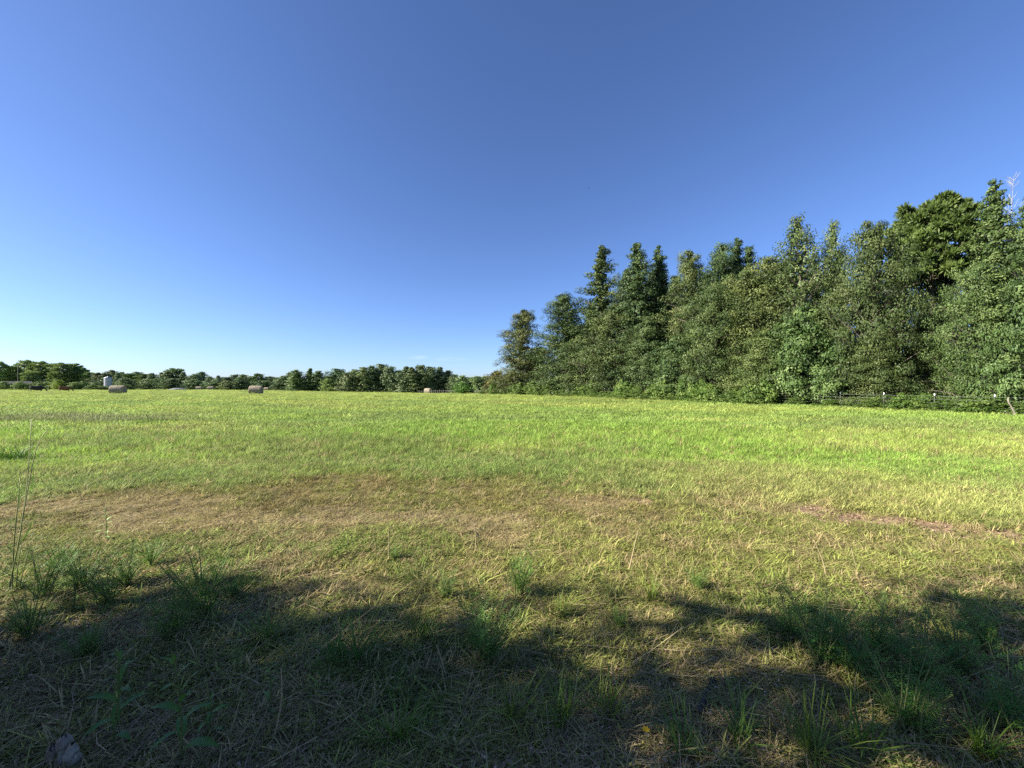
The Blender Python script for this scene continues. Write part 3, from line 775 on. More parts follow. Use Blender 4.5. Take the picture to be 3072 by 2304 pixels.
def scatter(name, P, rot, scl, colr, idx, label):
    me = bpy.data.meshes.new(name)
    me.vertices.add(len(P)); me.vertices.foreach_set("co", P.astype(np.float32).ravel())
    for nm, t, key, arr in (("rot", 'FLOAT_VECTOR', "vector", rot), ("scl", 'FLOAT_VECTOR', "vector", scl), ("col", 'FLOAT_VECTOR', "vector", colr)):
        me.attributes.new(nm, t, 'POINT').data.foreach_set(key, arr.astype(np.float32).ravel())
    me.attributes.new("idx", 'INT', 'POINT').data.foreach_set("value", idx.astype(np.int32))
    o = link(name, me, kind="stuff", label=label, category="grass")
    md = o.modifiers.new("scatter", 'NODES'); md.node_group = gng
    return o

def band(rng, ya, yb, rho, margin=1.62):
    n_ = int(rho * margin * (yb ** 2 - ya ** 2))
    y = np.sqrt(rng.uniform(ya ** 2, yb ** 2, n_))
    x = rng.uniform(-1, 1, n_) * (margin * y + 0.6)
    return x, y

rs = np.random.default_rng(8)
xs, ys = [], []
for ya, yb, rho in ((0.5, 2.6, 900), (2.6, 4.5, 620), (4.5, 8, 330), (8, 16, 105), (16, 35, 26), (35, 75, 5.5), (75, 185, 0.9)):
    x, y = band(rs, ya, yb, rho); xs.append(x); ys.append(y)
x = np.concatenate(xs); y = np.concatenate(ys)
keep = (0.85 * x + 0.53 * y) < FENCE_C + 1.5
x, y = x[keep], y[keep]
z = zones(x, y)
pr = np.clip(1 - 0.80 * z["bare"] - 0.45 * z["litter"] - 0.25 * z["thatch"], 0.03, 1)
keep = rs.uniform(size=len(x)) < pr
x, y = x[keep], y[keep]
z = {k: v[keep] for k, v in z.items()}
N_ = len(x)
u = rs.uniform(size=N_)
short = np.clip(z["dry"] * 0.8 + z["thatch"] * 0.3 - z["weedy"] * 0.5, 0, 1)
idx = np.where(rs.uniform(size=N_) < short, rs.integers(6, 12, N_), rs.integers(0, 6, N_))
forb = (0.04 * z["dry"] + 0.28 * z["weedy"] + 0.05 * z["litter"])
idx = np.where(rs.uniform(size=N_) < forb, rs.integers(12, 16, N_), idx)
idx = np.where(y > 12, rs.integers(16, 20, N_), idx)
S = np.clip(y / 6.0, 1, None) ** 0.62 * rs.uniform(0.75, 1.3, N_)
hz = np.clip(S, 0, 1.7) * (1 - 0.35 * z["dry"]) * (0.75 + 0.5 * fbm(x * 0.9, y * 0.9, 111, 3)) * (1 + 0.5 * z["rough"])
hz = hz * (0.70 + 0.30 * sstep(8, 12, y))
hz = hz * (1 - 0.68 * sstep(25, 60, y)) * (1 + 0.15 * z["lush"]) * 0.86
scl = np.stack([S, S, hz], 1)
rot = np.stack([rs.normal(size=N_) * 0.12, rs.normal(size=N_) * 0.12, rs.uniform(0, 6.28, N_)], 1)
colr = grass_col(x, y, z) * rs.uniform(0.6, 1.45, N_)[:, None]
dead = rs.uniform(size=N_) < (0.10 + 0.22 * z["dry"] + 0.35 * z["thatch"] + 0.3 * z["litter"])
colr[dead & (y < 14)] = np.array((0.40, 0.33, 0.16)) * rs.uniform(0.6, 1.2, (int((dead & (y < 14)).sum()), 1))
P = np.stack([x, y, gz(x, y)], 1)
scatter("grass", P, rot, scl, colr, idx, "mown green and browned grass covering the hay field")
print("tufts", N_)

# loose straw and leaf litter on the near ground
rng = np.random.default_rng(15)
mb = MB()
def straws(n_, ya, yb, l0, l1, w, prob):
    x, y = band(rng, ya, yb, n_ / (1.62 * (yb ** 2 - ya ** 2)))
    zz_ = zones(x, y)
    k = rng.uniform(size=len(x)) < prob(zz_)
    x, y = x[k], y[k]; m = len(x)
    L = rng.uniform(l0, l1, m) ** 1.0; az = rng.normal(0.4, 1.0, m)
    tilt = np.abs(rng.normal(size=m)) * 0.16
    o = np.stack([np.cos(az), np.sin(az), 0 * az], 1); sd = np.stack([-o[:, 1], o[:, 0], 0 * az], 1)
    bend = rng.normal(size=m) * 0.18
    zb = gz(x, y) + rng.uniform(0.006, 0.03, m)
    rows = []
    for f in (0.0, 0.5, 1.0):
        c_ = np.stack([x, y, zb], 1) + o * (L * (f - 0.5))[:, None] + sd * (bend * L * (f - 0.5) ** 2)[:, None]
        c_[:, 2] = np.maximum(zb + tilt * L * f, gz(c_[:, 0], c_[:, 1]) + 0.006)
        ww = w * rng.uniform(0.6, 1.3, m)
        rows += [c_ - sd * (ww / 2)[:, None], c_ + sd * (ww / 2)[:, None] + [0, 0, 0.001]]
    V = np.stack(rows, 1).reshape(-1, 3)
    b = np.arange(m)[:, None] * 6
    Fc = np.concatenate([b + np.array([[0, 1, 3, 2]]), b + np.array([[2, 3, 5, 4]])], 0)
    mb.add(V, Fc, np.repeat(np.clip(0.45 + rng.normal(size=m) * 0.25, 0, 1), 6))
straws(9000, 0.9, 3.2, 0.03, 0.12, 0.003, lambda z: 0.35 + 0.6 * z["litter"])
straws(700, 0.9, 2.9, 0.2, 0.5, 0.0035, lambda z: 0.4 + 0.6 * z["litter"])
straws(4000, 2.5, 5.5, 0.04, 0.13, 0.005, lambda z: 0.12 + 0.7 * z["thatch"] + 0.25 * z["bare"])
straws(160, 2.5, 5.0, 0.2, 0.4, 0.004, lambda z: 0.2 + 0.5 * z["thatch"])
link("straw_litter", mb.mesh("straw_litter", [M_STRAW], smooth=False), kind="stuff", label="loose dead straw lying among the near grass", category="straw")

M_LITTER = leaf_mat("leaf_litter", [(0, (0.14, 0.095, 0.062)), (0.5, (0.35, 0.255, 0.175)), (1, (0.56, 0.44, 0.33))], trans=0.1, mode="none", rough=0.8)
x, y = band(rng, 0.9, 3.3, 700)
k = rng.uniform(size=len(x)) < zones(x, y)["litter"]
x, y = x[k], y[k]
Nn = unit(np.array([0, 0, 1.0]) + rng.normal(size=(len(x), 3)) * 0.4)
V = leaf_quads(np.stack([x, y, gz(x, y) + rng.uniform(0.004, 0.022, len(x))], 1), Nn, rng.uniform(0.012, 0.038, len(x)), 0.35, rng, fold=0.2)
link("leaf_litter", mesh_np("leaf_litter", V, quads(len(x)), [M_LITTER], np.repeat(rng.uniform(0, 1, len(x)), 4)), kind="stuff",
     label="grey-brown dead leaf scraps on the shaded near ground", category="leaf litter")
M_CLOD = leaf_mat("soil_crumb", [(0, (0.14, 0.095, 0.062)), (0.5, (0.235, 0.16, 0.105)), (1, (0.36, 0.27, 0.185))], trans=0.0, mode="none", rough=0.95, spec=0.1)
x = rng.uniform(0.5, 7.0, 60000); y = rng.uniform(3.0, 6.6, 60000)
k = rng.uniform(size=len(x)) < 0.5 * zones(x, y)["bare"]
x, y = x[k], y[k]
Nn = unit(np.array([0, 0, 1.0]) + rng.normal(size=(len(x), 3)) * 0.8)
V = leaf_quads(np.stack([x, y, gz(x, y) + 0.002], 1), Nn, 0.006 + 0.03 * rng.uniform(0, 1, len(x)) ** 3, 0.8, rng, fold=0.35)
link("soil_crumbs", mesh_np("soil_crumbs", V, quads(len(x)), [M_CLOD], np.repeat(rng.uniform(0, 1, len(x)), 4)), kind="stuff",
     label="crumbs of reddish soil on the bare patches", category="soil")

# ------------------------------------------------------------------ label helpers
ORD = "first second third fourth fifth sixth seventh eighth ninth tenth eleventh twelfth thirteenth fourteenth fifteenth".split()
def ordinal_labels(objs, anchors, fmt):
    """objs: (object, px).  Each gets fmt with its place from the left among those nearest to one anchor."""
    by = {}
    for o, px in sorted(objs, key=lambda t: t[1]):
        a_ = min(anchors, key=lambda t: abs(t[0] - px))[1]
        by.setdefault(a_, []).append(o)
    for a_, os_ in by.items():
        for i, o in enumerate(os_):
            o["label"] = fmt.format(ord=ORD[min(i, len(ORD) - 1)], a=a_) if len(os_) > 1 else fmt.format(ord="", a=a_).replace("  ", " ").strip()

WOOD = [(518, "rust-tinged tree"), (561, "dense round tree"), (604, "leaning spire"), (634, "second spire"), (657, "third spire"), (691, "yellow-topped tree"),
        (720, "dark feathery tree"), (752, "dark pointed treetop"), (800, "airy pale tree"), (829, "wispy treetop"), (880, "dark broad tree"), (931, "umbrella pine"), (993, "right-hand spire"), (1030, "right-edge tree")]
FAR = [(8, "utility pole"), (38, "black cow"), (65, "brown cow"), (90, "gap in the pines"), (108, "metal grain bin"), (118, "left near bale"), (150, "grey heap's left"), (178, "grey heap"), (200, "two paired bales"), (230, "open stretch left of mid bale"),
       (256, "near mid bale"), (297, "rounded tree"), (337, "dome-topped tree"), (372, "pale small bale"), (400, "gap between dark clumps"), (428, "pale right bale"), (463, "lone bright bush"), (495, "rust-brown small tree")]
ordinal_labels([t for t in REG if t[2] == "deep"] and [(o, px) for o, px, g in REG if g == "deep"], WOOD, "{ord} dark tree deep in the wood, just behind the {a}")
ordinal_labels([(o, px) for o, px, g in REG if g == "strip"], WOOD, "{ord} light green weedy bush from the left, below the {a}")
ordinal_labels([(o, px) for o, px, g in REG if g == "vine"], WOOD, "{ord} leafy tangle from the left on the fence wires below the {a}")
ordinal_labels([(o, px) for o, px, g in REG if g == "pine"], FAR, "{ord} tall far pine from the left above the {a}")
ordinal_labels([(o, px) for o, px, g in REG if g == "band"], FAR, "{ord} low far skyline tree from the left over the {a}")
ordinal_labels([(o, px) for o, px, g in REG if g == "front"], FAR, "{ord} lighter low tree fronting the far band above the {a}")
ordinal_labels([(o, px) for o, px, g in REG if g == "c1"], [(372, "small pale bales")], "{ord} tree from the left in the dark clump over the {a}")
ordinal_labels([(o, px) for o, px, g in REG if g == "c2"], [(428, "pale right bale")], "{ord} tree from the left in the dark clump over the {a}")
ordinal_labels([(o, px) for o, px, g in REG if g == "lowrow"], [(463, "far fence posts")], "{ord} low olive tree from the left in the row behind the {a}")
ordinal_labels([(o, px) for o, px, g in REG if g == "depth"], FAR, "{ord} dark tree hidden in the far wood behind the {a}")
ordinal_labels([(o, px) for o, px, g in REG if g == "brush"], FAR, "{ord} pale green brush bush from the left near the {a}")
ordinal_labels([(o, px) for o, px, g in REG if g == "back"], FAR, "{ord} dark tree behind the far tree band, over the {a}")

# ------------------------------------------------------------------ hay bales
M_HAY = simple_mat("weathered_hay", [(0.30, (0.12, 0.10, 0.075)), (0.55, (0.28, 0.24, 0.175)), (0.75, (0.46, 0.40, 0.30))], 5, 0.95, bump=0.8, stretch=(1, 2.5, 2.5), bdist=0.05, spec=0.1)
M_HAYEND = simple_mat("hay_end", [(0.3, (0.17, 0.13, 0.085)), (0.6, (0.34, 0.275, 0.175)), (0.8, (0.46, 0.38, 0.25))], 9, 0.95, bump=0.8, spec=0.1)
def bale_meshes(seed, R, L):
    r_ = np.random.default_rng(seed)
    k, m = 40, 15
    xs_ = np.linspace(-L / 2, L / 2, m); an = np.arange(k) / k * 2 * PI
    V = []
    for xx in xs_:
        e = 1 - 0.05 * max(0, (abs(xx) - L * 0.42) / (L * 0.08)) ** 2
        rr = R * e * (1 + 0.022 * np.array([vnoise(xx * 3 + 5, a_ * 2.2, seed) - 0.5 for a_ in an]) * 2 + 0.008 * math.sin(xx * 22))
        zz_ = np.maximum(np.sin(an) * rr, -R * 0.93) + R * 0.93 - 0.02
        V.append(np.stack([np.full(k, xx), np.cos(an) * rr * 1.03, zz_], 1))
    V = np.array(V)
    i = np.arange(m - 1)[:, None] * k; j = np.arange(k)[None, :]
    Fc = np.stack([i + j, i + (j + 1) % k, i + k + (j + 1) % k, i + k + j], -1).reshape(-1, 4)
    roll = mesh_np("bale_roll", V.reshape(-1, 3), Fc, [M_HAY], smooth=True)
    ends = []
    for sgn, ring in ((-1, V[0]), (1, V[-1])):
        c_ = ring.mean(0)
        rows = []
        fs = np.linspace(1, 0.02, 13)
        for q, f in enumerate(fs):
            p_ = c_ + (ring - c_) * f
            p_[:, 0] = ring[:, 0] + sgn * (0.03 * (1 - f) + 0.018 * (q % 2)) + (0.02 * r_.normal(size=k) if 0 < q < 12 else 0)
            rows.append(p_)
        E = np.array(rows).reshape(-1, 3)
        i = np.arange(len(fs) - 1)[:, None] * k
        Fe = np.stack([i + j, i + (j + 1) % k, i + k + (j + 1) % k, i + k + j], -1).reshape(-1, 4)
        ends.append(mesh_np("bale_end", E, Fe if sgn > 0 else Fe[:, ::-1], [M_HAYEND], smooth=False))
    return roll, ends
BALE = [bale_meshes(s_, 0.80, 1.78) for s_ in (1, 2, 3)]
def bale(px, Y, th, k, lab, sc=1.0):
    x, y = far(px, Y)
    t = thing("hay_bale", lab, "hay bale", (x, y, gzf(x, y)), math.radians(th), "round hay bales left in the field", (sc, sc, sc))
    link("bale_roll", BALE[k][0], t); link("bale_end", BALE[k][1][0], t); link("bale_end", BALE[k][1][1], t)
bale(118, 66, 20, 0, "large grey-brown round bale nearest the grain bin, dark end facing right")
bale(256, 66, 16, 1, "large round bale alone in mid field casting a long shadow to the right")
bale(199, 153, 18, 2, "far round bale, left one of the pair at the field's end")
bale(210.7, 150, 22, 0, "far round bale, right one of the pair at the field's end")
bale(266.5, 158, 10, 1, "small far bale peeping out right of the large mid-field bale", 0.9)
bale(356.5, 140, 12, 2, "small pale bale, left of the two before the first dark clump", 0.85)
bale(372, 140, 14, 0, "small pale bale, right of the two before the first dark clump", 0.85)
bale(428, 112, -22, 1, "pale cream bale standing before the far fence posts")
bale(403, 146, 30, 2, "tiny grey bale in the shade between the two dark clumps", 0.7)

# ------------------------------------------------------------------ cows
def cow_mesh(mat):
    mb = MB()
    # trunk along +x (head end), heights in metres
    sec = [(-0.98, 1.08, 0.10, 0.16), (-0.92, 1.05, 0.22, 0.28), (-0.70, 1.02, 0.30, 0.36), (-0.35, 0.96, 0.33, 0.38), (0.05, 0.93, 0.36, 0.41), (0.45, 0.95, 0.33, 0.41),
           (0.72, 1.00, 0.27, 0.38), (0.90, 1.00, 0.20, 0.28), (1.00, 0.98, 0.13, 0.18)]
    k = 14; an = np.arange(k) / k * 2 * PI
    V = np.array([[(x_, ry * math.cos(a_), zc - 0.14 + 1.28 * rz_ * math.sin(a_)) for a_ in an] for x_, zc, ry, rz_ in sec])
    m = len(sec); i = np.arange(m - 1)[:, None] * k; j = np.arange(k)[None, :]
    Fc = np.stack([i + j, i + (j + 1) % k, i + k + (j + 1) % k, i + k + j], -1).reshape(-1, 4)
    mb.add(V.reshape(-1, 3), Fc)
    for row in (0, m - 1):
        ids = row * k + np.arange(k)
        for q in range(1, k - 2, 2): mb.F.append(np.array([[ids[0], ids[q], ids[q + 1], ids[q + 2]]]))
    mb.tube([(0.75, 0, 1.02), (1.05, 0, 0.90), (1.30, 0, 0.62), (1.42, 0, 0.42)], [0.25, 0.20, 0.16, 0.13], 10)       # neck lowered
    mb.tube([(1.38, 0, 0.48), (1.47, 0, 0.33), (1.56, 0, 0.16), (1.60, 0, 0.08)], [0.13, 0.13, 0.095, 0.08], 10)      # head grazing
    for sx, sy, hind in ((-0.78, 0.19, 1), (-0.72, -0.19, 1), (0.62, 0.17, 0), (0.72, -0.17, 0)):
        if hind: P = [(sx + .04, sy, 0.95), (sx + 0.08, sy, 0.70), (sx - 0.08, sy, 0.45), (sx - 0.02, sy, 0.20), (sx, sy, -0.02)]; Rr = [0.19, 0.15, 0.075, 0.055, 0.075]
        else: P = [(sx, sy, 0.85), (sx + 0.01, sy, 0.62), (sx, sy, 0.40), (sx - 0.01, sy, 0.20), (sx, sy, -0.02)]; Rr = [0.15, 0.11, 0.07, 0.055, 0.07]
        mb.tube(P, Rr, 8)
    me = mb.mesh("cow_body_raw", [mat])
    o = bpy.data.objects.new("tmp", me); COL.objects.link(o)
    md = o.modifiers.new("r", 'REMESH'); md.mode = 'VOXEL'; md.voxel_size = 0.035; md.use_smooth_shade = True
    s_ = o.modifiers.new("s", 'SMOOTH'); s_.iterations = 4
    dg = bpy.context.evaluated_depsgraph_get(); dg.update()
    out_ = bpy.data.meshes.new_from_object(o.evaluated_get(dg))
    bpy.data.objects.remove(o)
    out_.materials.clear(); out_.materials.append(mat)
    return out_
M_BLACKHIDE = simple_mat("black_hide", [(0.3, (0.010, 0.009, 0.008)), (0.7, (0.028, 0.024, 0.021))], 5, 0.6, bump=0.1)
M_BROWNHIDE = simple_mat("brown_hide", [(0.3, (0.075, 0.032, 0.014)), (0.7, (0.17, 0.075, 0.034))], 4, 0.7, bump=0.1)
M_WHITEHAIR = simple_mat("white_hair", [(0.3, (0.5, 0.46, 0.40)), (0.7, (0.72, 0.68, 0.6))], 8, 0.8, bump=0.1)
def cow(px, Y, mat, lab, tailmat, sc):
    x, y = far(px, Y)
    ang = math.atan2(-x, y) * 1.0
    t = thing("cow", lab, "cow", (x, y, gzf(x, y)), ang, "cows grazing at the field's left end", (sc, sc, sc))
    link("body", cow_mesh(mat), t)
    mb = MB(); mb.tube([(-0.97, 0, 1.20), (-1.10, 0.02, 1.05), (-1.12, 0.03, 0.70), (-1.10, 0.02, 0.45)], [0.035, 0.03, 0.02, 0.02], 6)
    tl = link("tail", mb.mesh("cow_tail", [mat]), t)
    mb = MB(); mb.tube([(-1.10, 0.02, 0.50), (-1.12, 0.02, 0.38), (-1.10, 0.02, 0.20)], [0.03, 0.075, 0.02], 6)
    link("tail_switch", mb.mesh("tail_switch", [tailmat]), tl)
    for s_ in (-1, 1):
        mb = MB(); mb.tube([(1.40, s_ * 0.11, 0.50), (1.38, s_ * 0.20, 0.51), (1.37, s_ * 0.27, 0.47)], [0.03, 0.055, 0.012], 6)
        link("ear", mb.mesh("cow_ear", [mat]), t)
cow(36.5, 100, M_BLACKHIDE, "black cow grazing broadside at the field's left end", M_BLACKHIDE, 1.14)
cow(64.5, 100, M_BROWNHIDE, "reddish-brown cow with a white tail tip grazing head down", M_WHITEHAIR, 1.0)

# ------------------------------------------------------------------ farm buildings and far small things
M_GALV = simple_mat("galvanised_steel", [(0.3, (0.24, 0.26, 0.28)), (0.7, (0.36, 0.38, 0.40))], 3, 0.45, metal=0.35, bump=0.05)
M_ROOF = simple_mat("weathered_roof", [(0.3, (0.045, 0.043, 0.046)), (0.7, (0.08, 0.075, 0.08))], 2, 0.9, metal=0.0, bump=0.1)
M_OLDWOOD = simple_mat("grey_old_wood", [(0.3, (0.10, 0.09, 0.075)), (0.7, (0.19, 0.17, 0.145))], 6, 0.9, bump=0.3)
M_BOARD = simple_mat("old_boards", [(0.3, (0.10, 0.075, 0.055)), (0.7, (0.20, 0.155, 0.12))], 4, 0.9, bump=0.4, stretch=(8, 8, 1))
M_WHITE = simple_mat("plain_white", [(0.3, (0.74, 0.74, 0.70)), (0.7, (0.82, 0.82, 0.79))], 6, 0.6, bump=0.1)
x, y = far(108, 150)
t = thing("grain_bin", "round galvanised grain bin with a cone roof behind the left near bale", "grain bin", (x, y, gzf(x, y)), 0.6)
k = 40; hs_ = np.linspace(0, 4.75, 76); R0 = 1.14
V = np.array([[((R0 + 0.012 * math.sin(h_ * 2 * PI / 0.25)) * math.cos(a_), (R0 + 0.012 * math.sin(h_ * 2 * PI / 0.25)) * math.sin(a_), h_) for a_ in np.arange(k) / k * 2 * PI] for h_ in hs_])
i = np.arange(len(hs_) - 1)[:, None] * k; j = np.arange(k)[None, :]
cyl = np.stack([i + j, i + (j + 1) % k, i + k + (j + 1) % k, i + k + j], -1).reshape(-1, 4)
link("bin_wall", mesh_np("bin_wall", V.reshape(-1, 3), cyl, [M_GALV], smooth=True), t)
mb = MB(); mb.tube([(0, 0, 4.70), (0, 0, 4.78), (0, 0, 5.22), (0, 0, 5.28)], [1.22, 1.20, 0.22, 0.20], 32)
rf = link("roof", mb.mesh("bin_roof", [M_GALV], smooth=False), t)
mb = MB(); mb.tube([(0, 0, 5.22), (0, 0, 5.30), (0, 0, 5.40), (0, 0, 5.44)], [0.26, 0.27, 0.12, 0.02], 16)
link("cap", mb.mesh("bin_cap", [M_GALV]), rf)
mb = MB()
for s_ in (-0.2, 0.2): mb.tube([(s_, -1.22, 0.1), (s_, -1.22, 4.8)], [0.025, 0.025], 5)
for q in range(15): mb.tube([(-0.2, -1.22, 0.3 + q * 0.3), (0.2, -1.22, 0.3 + q * 0.3)], [0.018, 0.018], 5)
link("ladder", mb.mesh("bin_ladder", [M_GALV]), t)

x, y = far(13, 156)
t = thing("farm_shed", "low shed with a weathered grey metal roof behind the brush at far left", "shed", (x, y, gzf(x, y)), math.atan2(-x, y))
mb = MB(); mb.box((0, 0, 1.25), (9.0, 5.0, 2.5)); link("wall", mb.mesh("shed_wall", [M_BOARD], smooth=False), t)
mb = MB()
for s_ in (-1, 1):
    n_ = 26
    for q in range(n_):
        xa = -4.8 + 9.6 * q / n_
        zt = 0.02 * (q % 2)
        V = [(xa, s_ * 2.9, 2.38 + zt), (xa + 9.6 / n_, s_ * 2.9, 2.38 + zt), (xa + 9.6 / n_, 0, 3.45 + zt), (xa, 0, 3.45 + zt)]
        mb.add(V, [[0, 1, 2, 3]])
    for sx in (-4.5, 4.5):
        mb.add([(sx, -2.5, 2.5), (sx, 2.5, 2.5), (sx, 0.05, 3.4), (sx, -0.05, 3.4)], [[0, 1, 2, 3]])
link("roof", mb.mesh("shed_roof", [M_ROOF], smooth=False), t)
mb = MB(); mb.box((1.5, -2.53, 1.05), (2.4, 0.06, 2.1)); link("door", mb.mesh("shed_door", [M_BOARD], smooth=False), t)

x, y = far(17.8, 150)
t = thing("utility_pole", "thin pale utility pole rising before the far left pines", "pole", (x, y, gzf(x, y)), math.atan2(-x, y))
mb = MB(); mb.tube([(0, 0, -0.3), (0, 0, 5), (0.03, 0, 10.0)], [0.11, 0.09, 0.07], 8); link("pole", mb.mesh("pole", [M_OLDWOOD]), t)
mb = MB(); mb.box((0.03, -0.12, 9.4), (1.5, 0.07, 0.08)); ca_ = link("crossarm", mb.mesh("crossarm", [M_OLDWOOD], smooth=False), t)
for s_ in (-0.7, 0.0, 0.7):
    mb = MB(); mb.tube([(0.03 + s_, -0.12, 9.45), (0.03 + s_, -0.12, 9.53), (0.03 + s_, -0.12, 9.60)], [0.03, 0.05, 0.02], 6); link("insulator", mb.mesh("insulator", [M_WHITE]), ca_)

x, y = far(178, 141)
def lump(name, mat, a_, b_, h_, seed, pw=2.4, nz_amp=0.06, k=36, m=12):
    V = []
    for q in range(m):
        f = q / (m - 1)
        rr = max(0.01, (1 - f ** pw) ** (1 / pw))
        for an_ in np.arange(k) / k * 2 * PI:
            w = 1 + nz_amp * 2 * (float(vnoise(math.cos(an_) * 2 + 9, math.sin(an_) * 2 + f * 3, seed)) - 0.5)
            V.append((a_ * rr * w * math.cos(an_), b_ * rr * w * math.sin(an_), h_ * f - 0.05))
    i = np.arange(m - 1)[:, None] * k; j = np.arange(k)[None, :]
    Fc = np.stack([i + j, i + (j + 1) % k, i + k + (j + 1) % k, i + k + j], -1).reshape(-1, 4)
    return mesh_np(name, V, Fc, [mat], smooth=True)
M_TARP = simple_mat("grey_tarp", [(0.3, (0.16, 0.17, 0.17)), (0.7, (0.28, 0.29, 0.285))], 1.5, 0.5, bump=0.4, bdist=0.1)
o = link("covered_heap", lump("covered_heap", M_TARP, 2.6, 1.4, 0.95, 5), None, (x, y, gzf(x, y)), label="low pale grey covered heap at the field's end left of the paired bales", category="heap")
o.rotation_euler.z = 0.7

x, y = fence_pt(513, 0.9)  # white block added in place of a bright gap of light behind the weeds
t = thing("bright_gap_block", "small white box added in place of a bright gap in the weeds under the rust-tinged tree", "box", (x, y, gzf(x, y)), 0.3)
mb = MB(); mb.box((0, 0, 0.55), (0.50, 0.45, 1.1)); link("gap_block_body", mb.mesh("gap_block_body", [M_WHITE], smooth=False), t)
mb = MB(); mb.box((0, 0, 1.13), (0.56, 0.51, 0.06)); link("block_top", mb.mesh("gap_block_top", [M_WHITE], smooth=False), t)

zb = EYE + (384 - 188) / F * 40
M_BIRD = simple_mat("dark_feathers", [(0.3, (0.012, 0.012, 0.016)), (0.7, (0.03, 0.03, 0.036))], 20, 0.7, bump=0.0)
t = thing("bird", "tiny dark bird alone high in the clear blue sky", "bird", ((588.5 - 512) / F * 40, 40, zb), 0.5, None, (0.6, 0.6, 0.6))
mb = MB(); mb.tube([(-0.10, 0, 0), (-0.05, 0, 0.005), (0.02, 0, 0.008), (0.08, 0, 0.012), (0.11, 0, 0.01), (0.135, 0, 0.006)], [0.012, 0.026, 0.034, 0.024, 0.020, 0.004], 8); link("body", mb.mesh("bird_body", [M_BIRD]), t)
for s_ in (-1, 1):
    mb = MB(); mb.add([(0.05, s_ * 0.02, 0.015), (-0.04, s_ * 0.02, 0.015), (-0.05, s_ * 0.10, 0.045), (0.05, s_ * 0.10, 0.05), (-0.06, s_ * 0.20, 0.03), (0.0, s_ * 0.21, 0.035)], [[0, 1, 2, 3], [3, 2, 4, 5]])
    link("wing", mb.mesh("bird_wing", [M_BIRD]), t)

# ------------------------------------------------------------------ fences
M_POST = simple_mat("green_steel_post", [(0.3, (0.03, 0.04, 0.03)), (0.7, (0.07, 0.075, 0.055))], 12, 0.6, metal=0.3, bump=0.1)
M_TIP = simple_mat("white_post_paint", [(0.3, (0.72, 0.72, 0.70)), (0.7, (0.82, 0.82, 0.80))], 12, 0.5, bump=0.05)
M_WIRE = simple_mat("galvanised_wire", [(0.3, (0.25, 0.25, 0.24)), (0.7, (0.38, 0.38, 0.36))], 6, 0.4, metal=0.3, bump=0.0)
ft0 = (25.6, 20.4)
fx0, fy0 = ft0
t = thing("wire_fence", "five-wire fence on steel posts with white tips along the right-hand wood", "fence", (fx0, fy0, 0))
fdir = np.array([-0.53, 0.85]) / math.hypot(0.53, 0.85)
mb = MB(); mb.box((0, 0, 0.49), (0.045, 0.007, 1.20)); mb.box((0.0, -0.018, 0.49), (0.007, 0.03, 1.20)); pm = mb.mesh("fence_post", [M_POST], smooth=False)
mb = MB(); mb.box((0, -0.008, 1.06), (0.050, 0.04, 0.12)); tm_ = mb.mesh("white_tip", [M_TIP], smooth=False)
pr_ = random.Random(2)
tops = []
for q in range(-2, 27):
    Yp = 20.4 + 1.84 * q
    Xp = (FENCE_C - 0.53 * Yp) / 0.85
    po = link("fence_post", pm, t, (Xp - fx0, Yp - fy0, gzf(Xp, Yp)))
    po.rotation_euler = (pr_.gauss(0, 0.02), pr_.gauss(0, 0.02), math.atan2(fdir[1], fdir[0]))
    link("white_tip", tm_, po)
    tops.append((Xp - fx0, Yp - fy0, gzf(Xp, Yp)))
tops = np.array(tops)
for h_ in (0.98, 0.79, 0.60, 0.41, 0.20):
    P_ = []
    for a_, b_ in zip(tops[:-1], tops[1:]):
        for f in (0, 0.5):
            p_ = a_ + (b_ - a_) * f; p_ = p_ + np.array([0.012, 0.02, h_ - (0.012 if f else 0)]); P_.append(p_)
    P_.append(tops[-1] + np.array([0.012, 0.02, h_]))
    mb = MB(); mb.tube(P_, 0.0026, 4); link("wire", mb.mesh("fence_wire", [M_WIRE]), t)

M_OLDPOST = simple_mat("grey_wood_post", [(0.3, (0.10, 0.09, 0.065)), (0.7, (0.19, 0.17, 0.13))], 6, 0.9, bump=0.4, stretch=(1, 1, 0.2))
x0, y0 = fence_pt(420, 0.6)
t = thing("wooden_fence", "row of short pale wooden fence posts before the far dark clump", "fence", (x0, y0, 0))
mb = MB(); mb.tube([(0, 0, -0.2), (0, 0, 0.6), (0.01, 0, 1.15), (0.01, 0, 1.19)], [0.05, 0.048, 0.045, 0.02], 7); wp = mb.mesh("wooden_post", [M_OLDPOST])
P_ = []
px = 418.0
while px < 502:
    x, y = fence_pt(px, 0.6)
    po = link("wooden_post", wp, t, (x - x0, y - y0, gzf(x, y)))
    po.rotation_euler = (pr_.gauss(0, 0.03), pr_.gauss(0, 0.03), pr_.uniform(0, 6)); po.scale = (1, 1, pr_.uniform(0.65, 0.9))
    P_.append((x - x0 - 0.08, y - y0 - 0.05, gzf(x, y) + 0.70))
    px += 1.95
mb = MB(); mb.tube(P_, 0.012, 4); link("wire", mb.mesh("far_wire", [M_WIRE]), t)

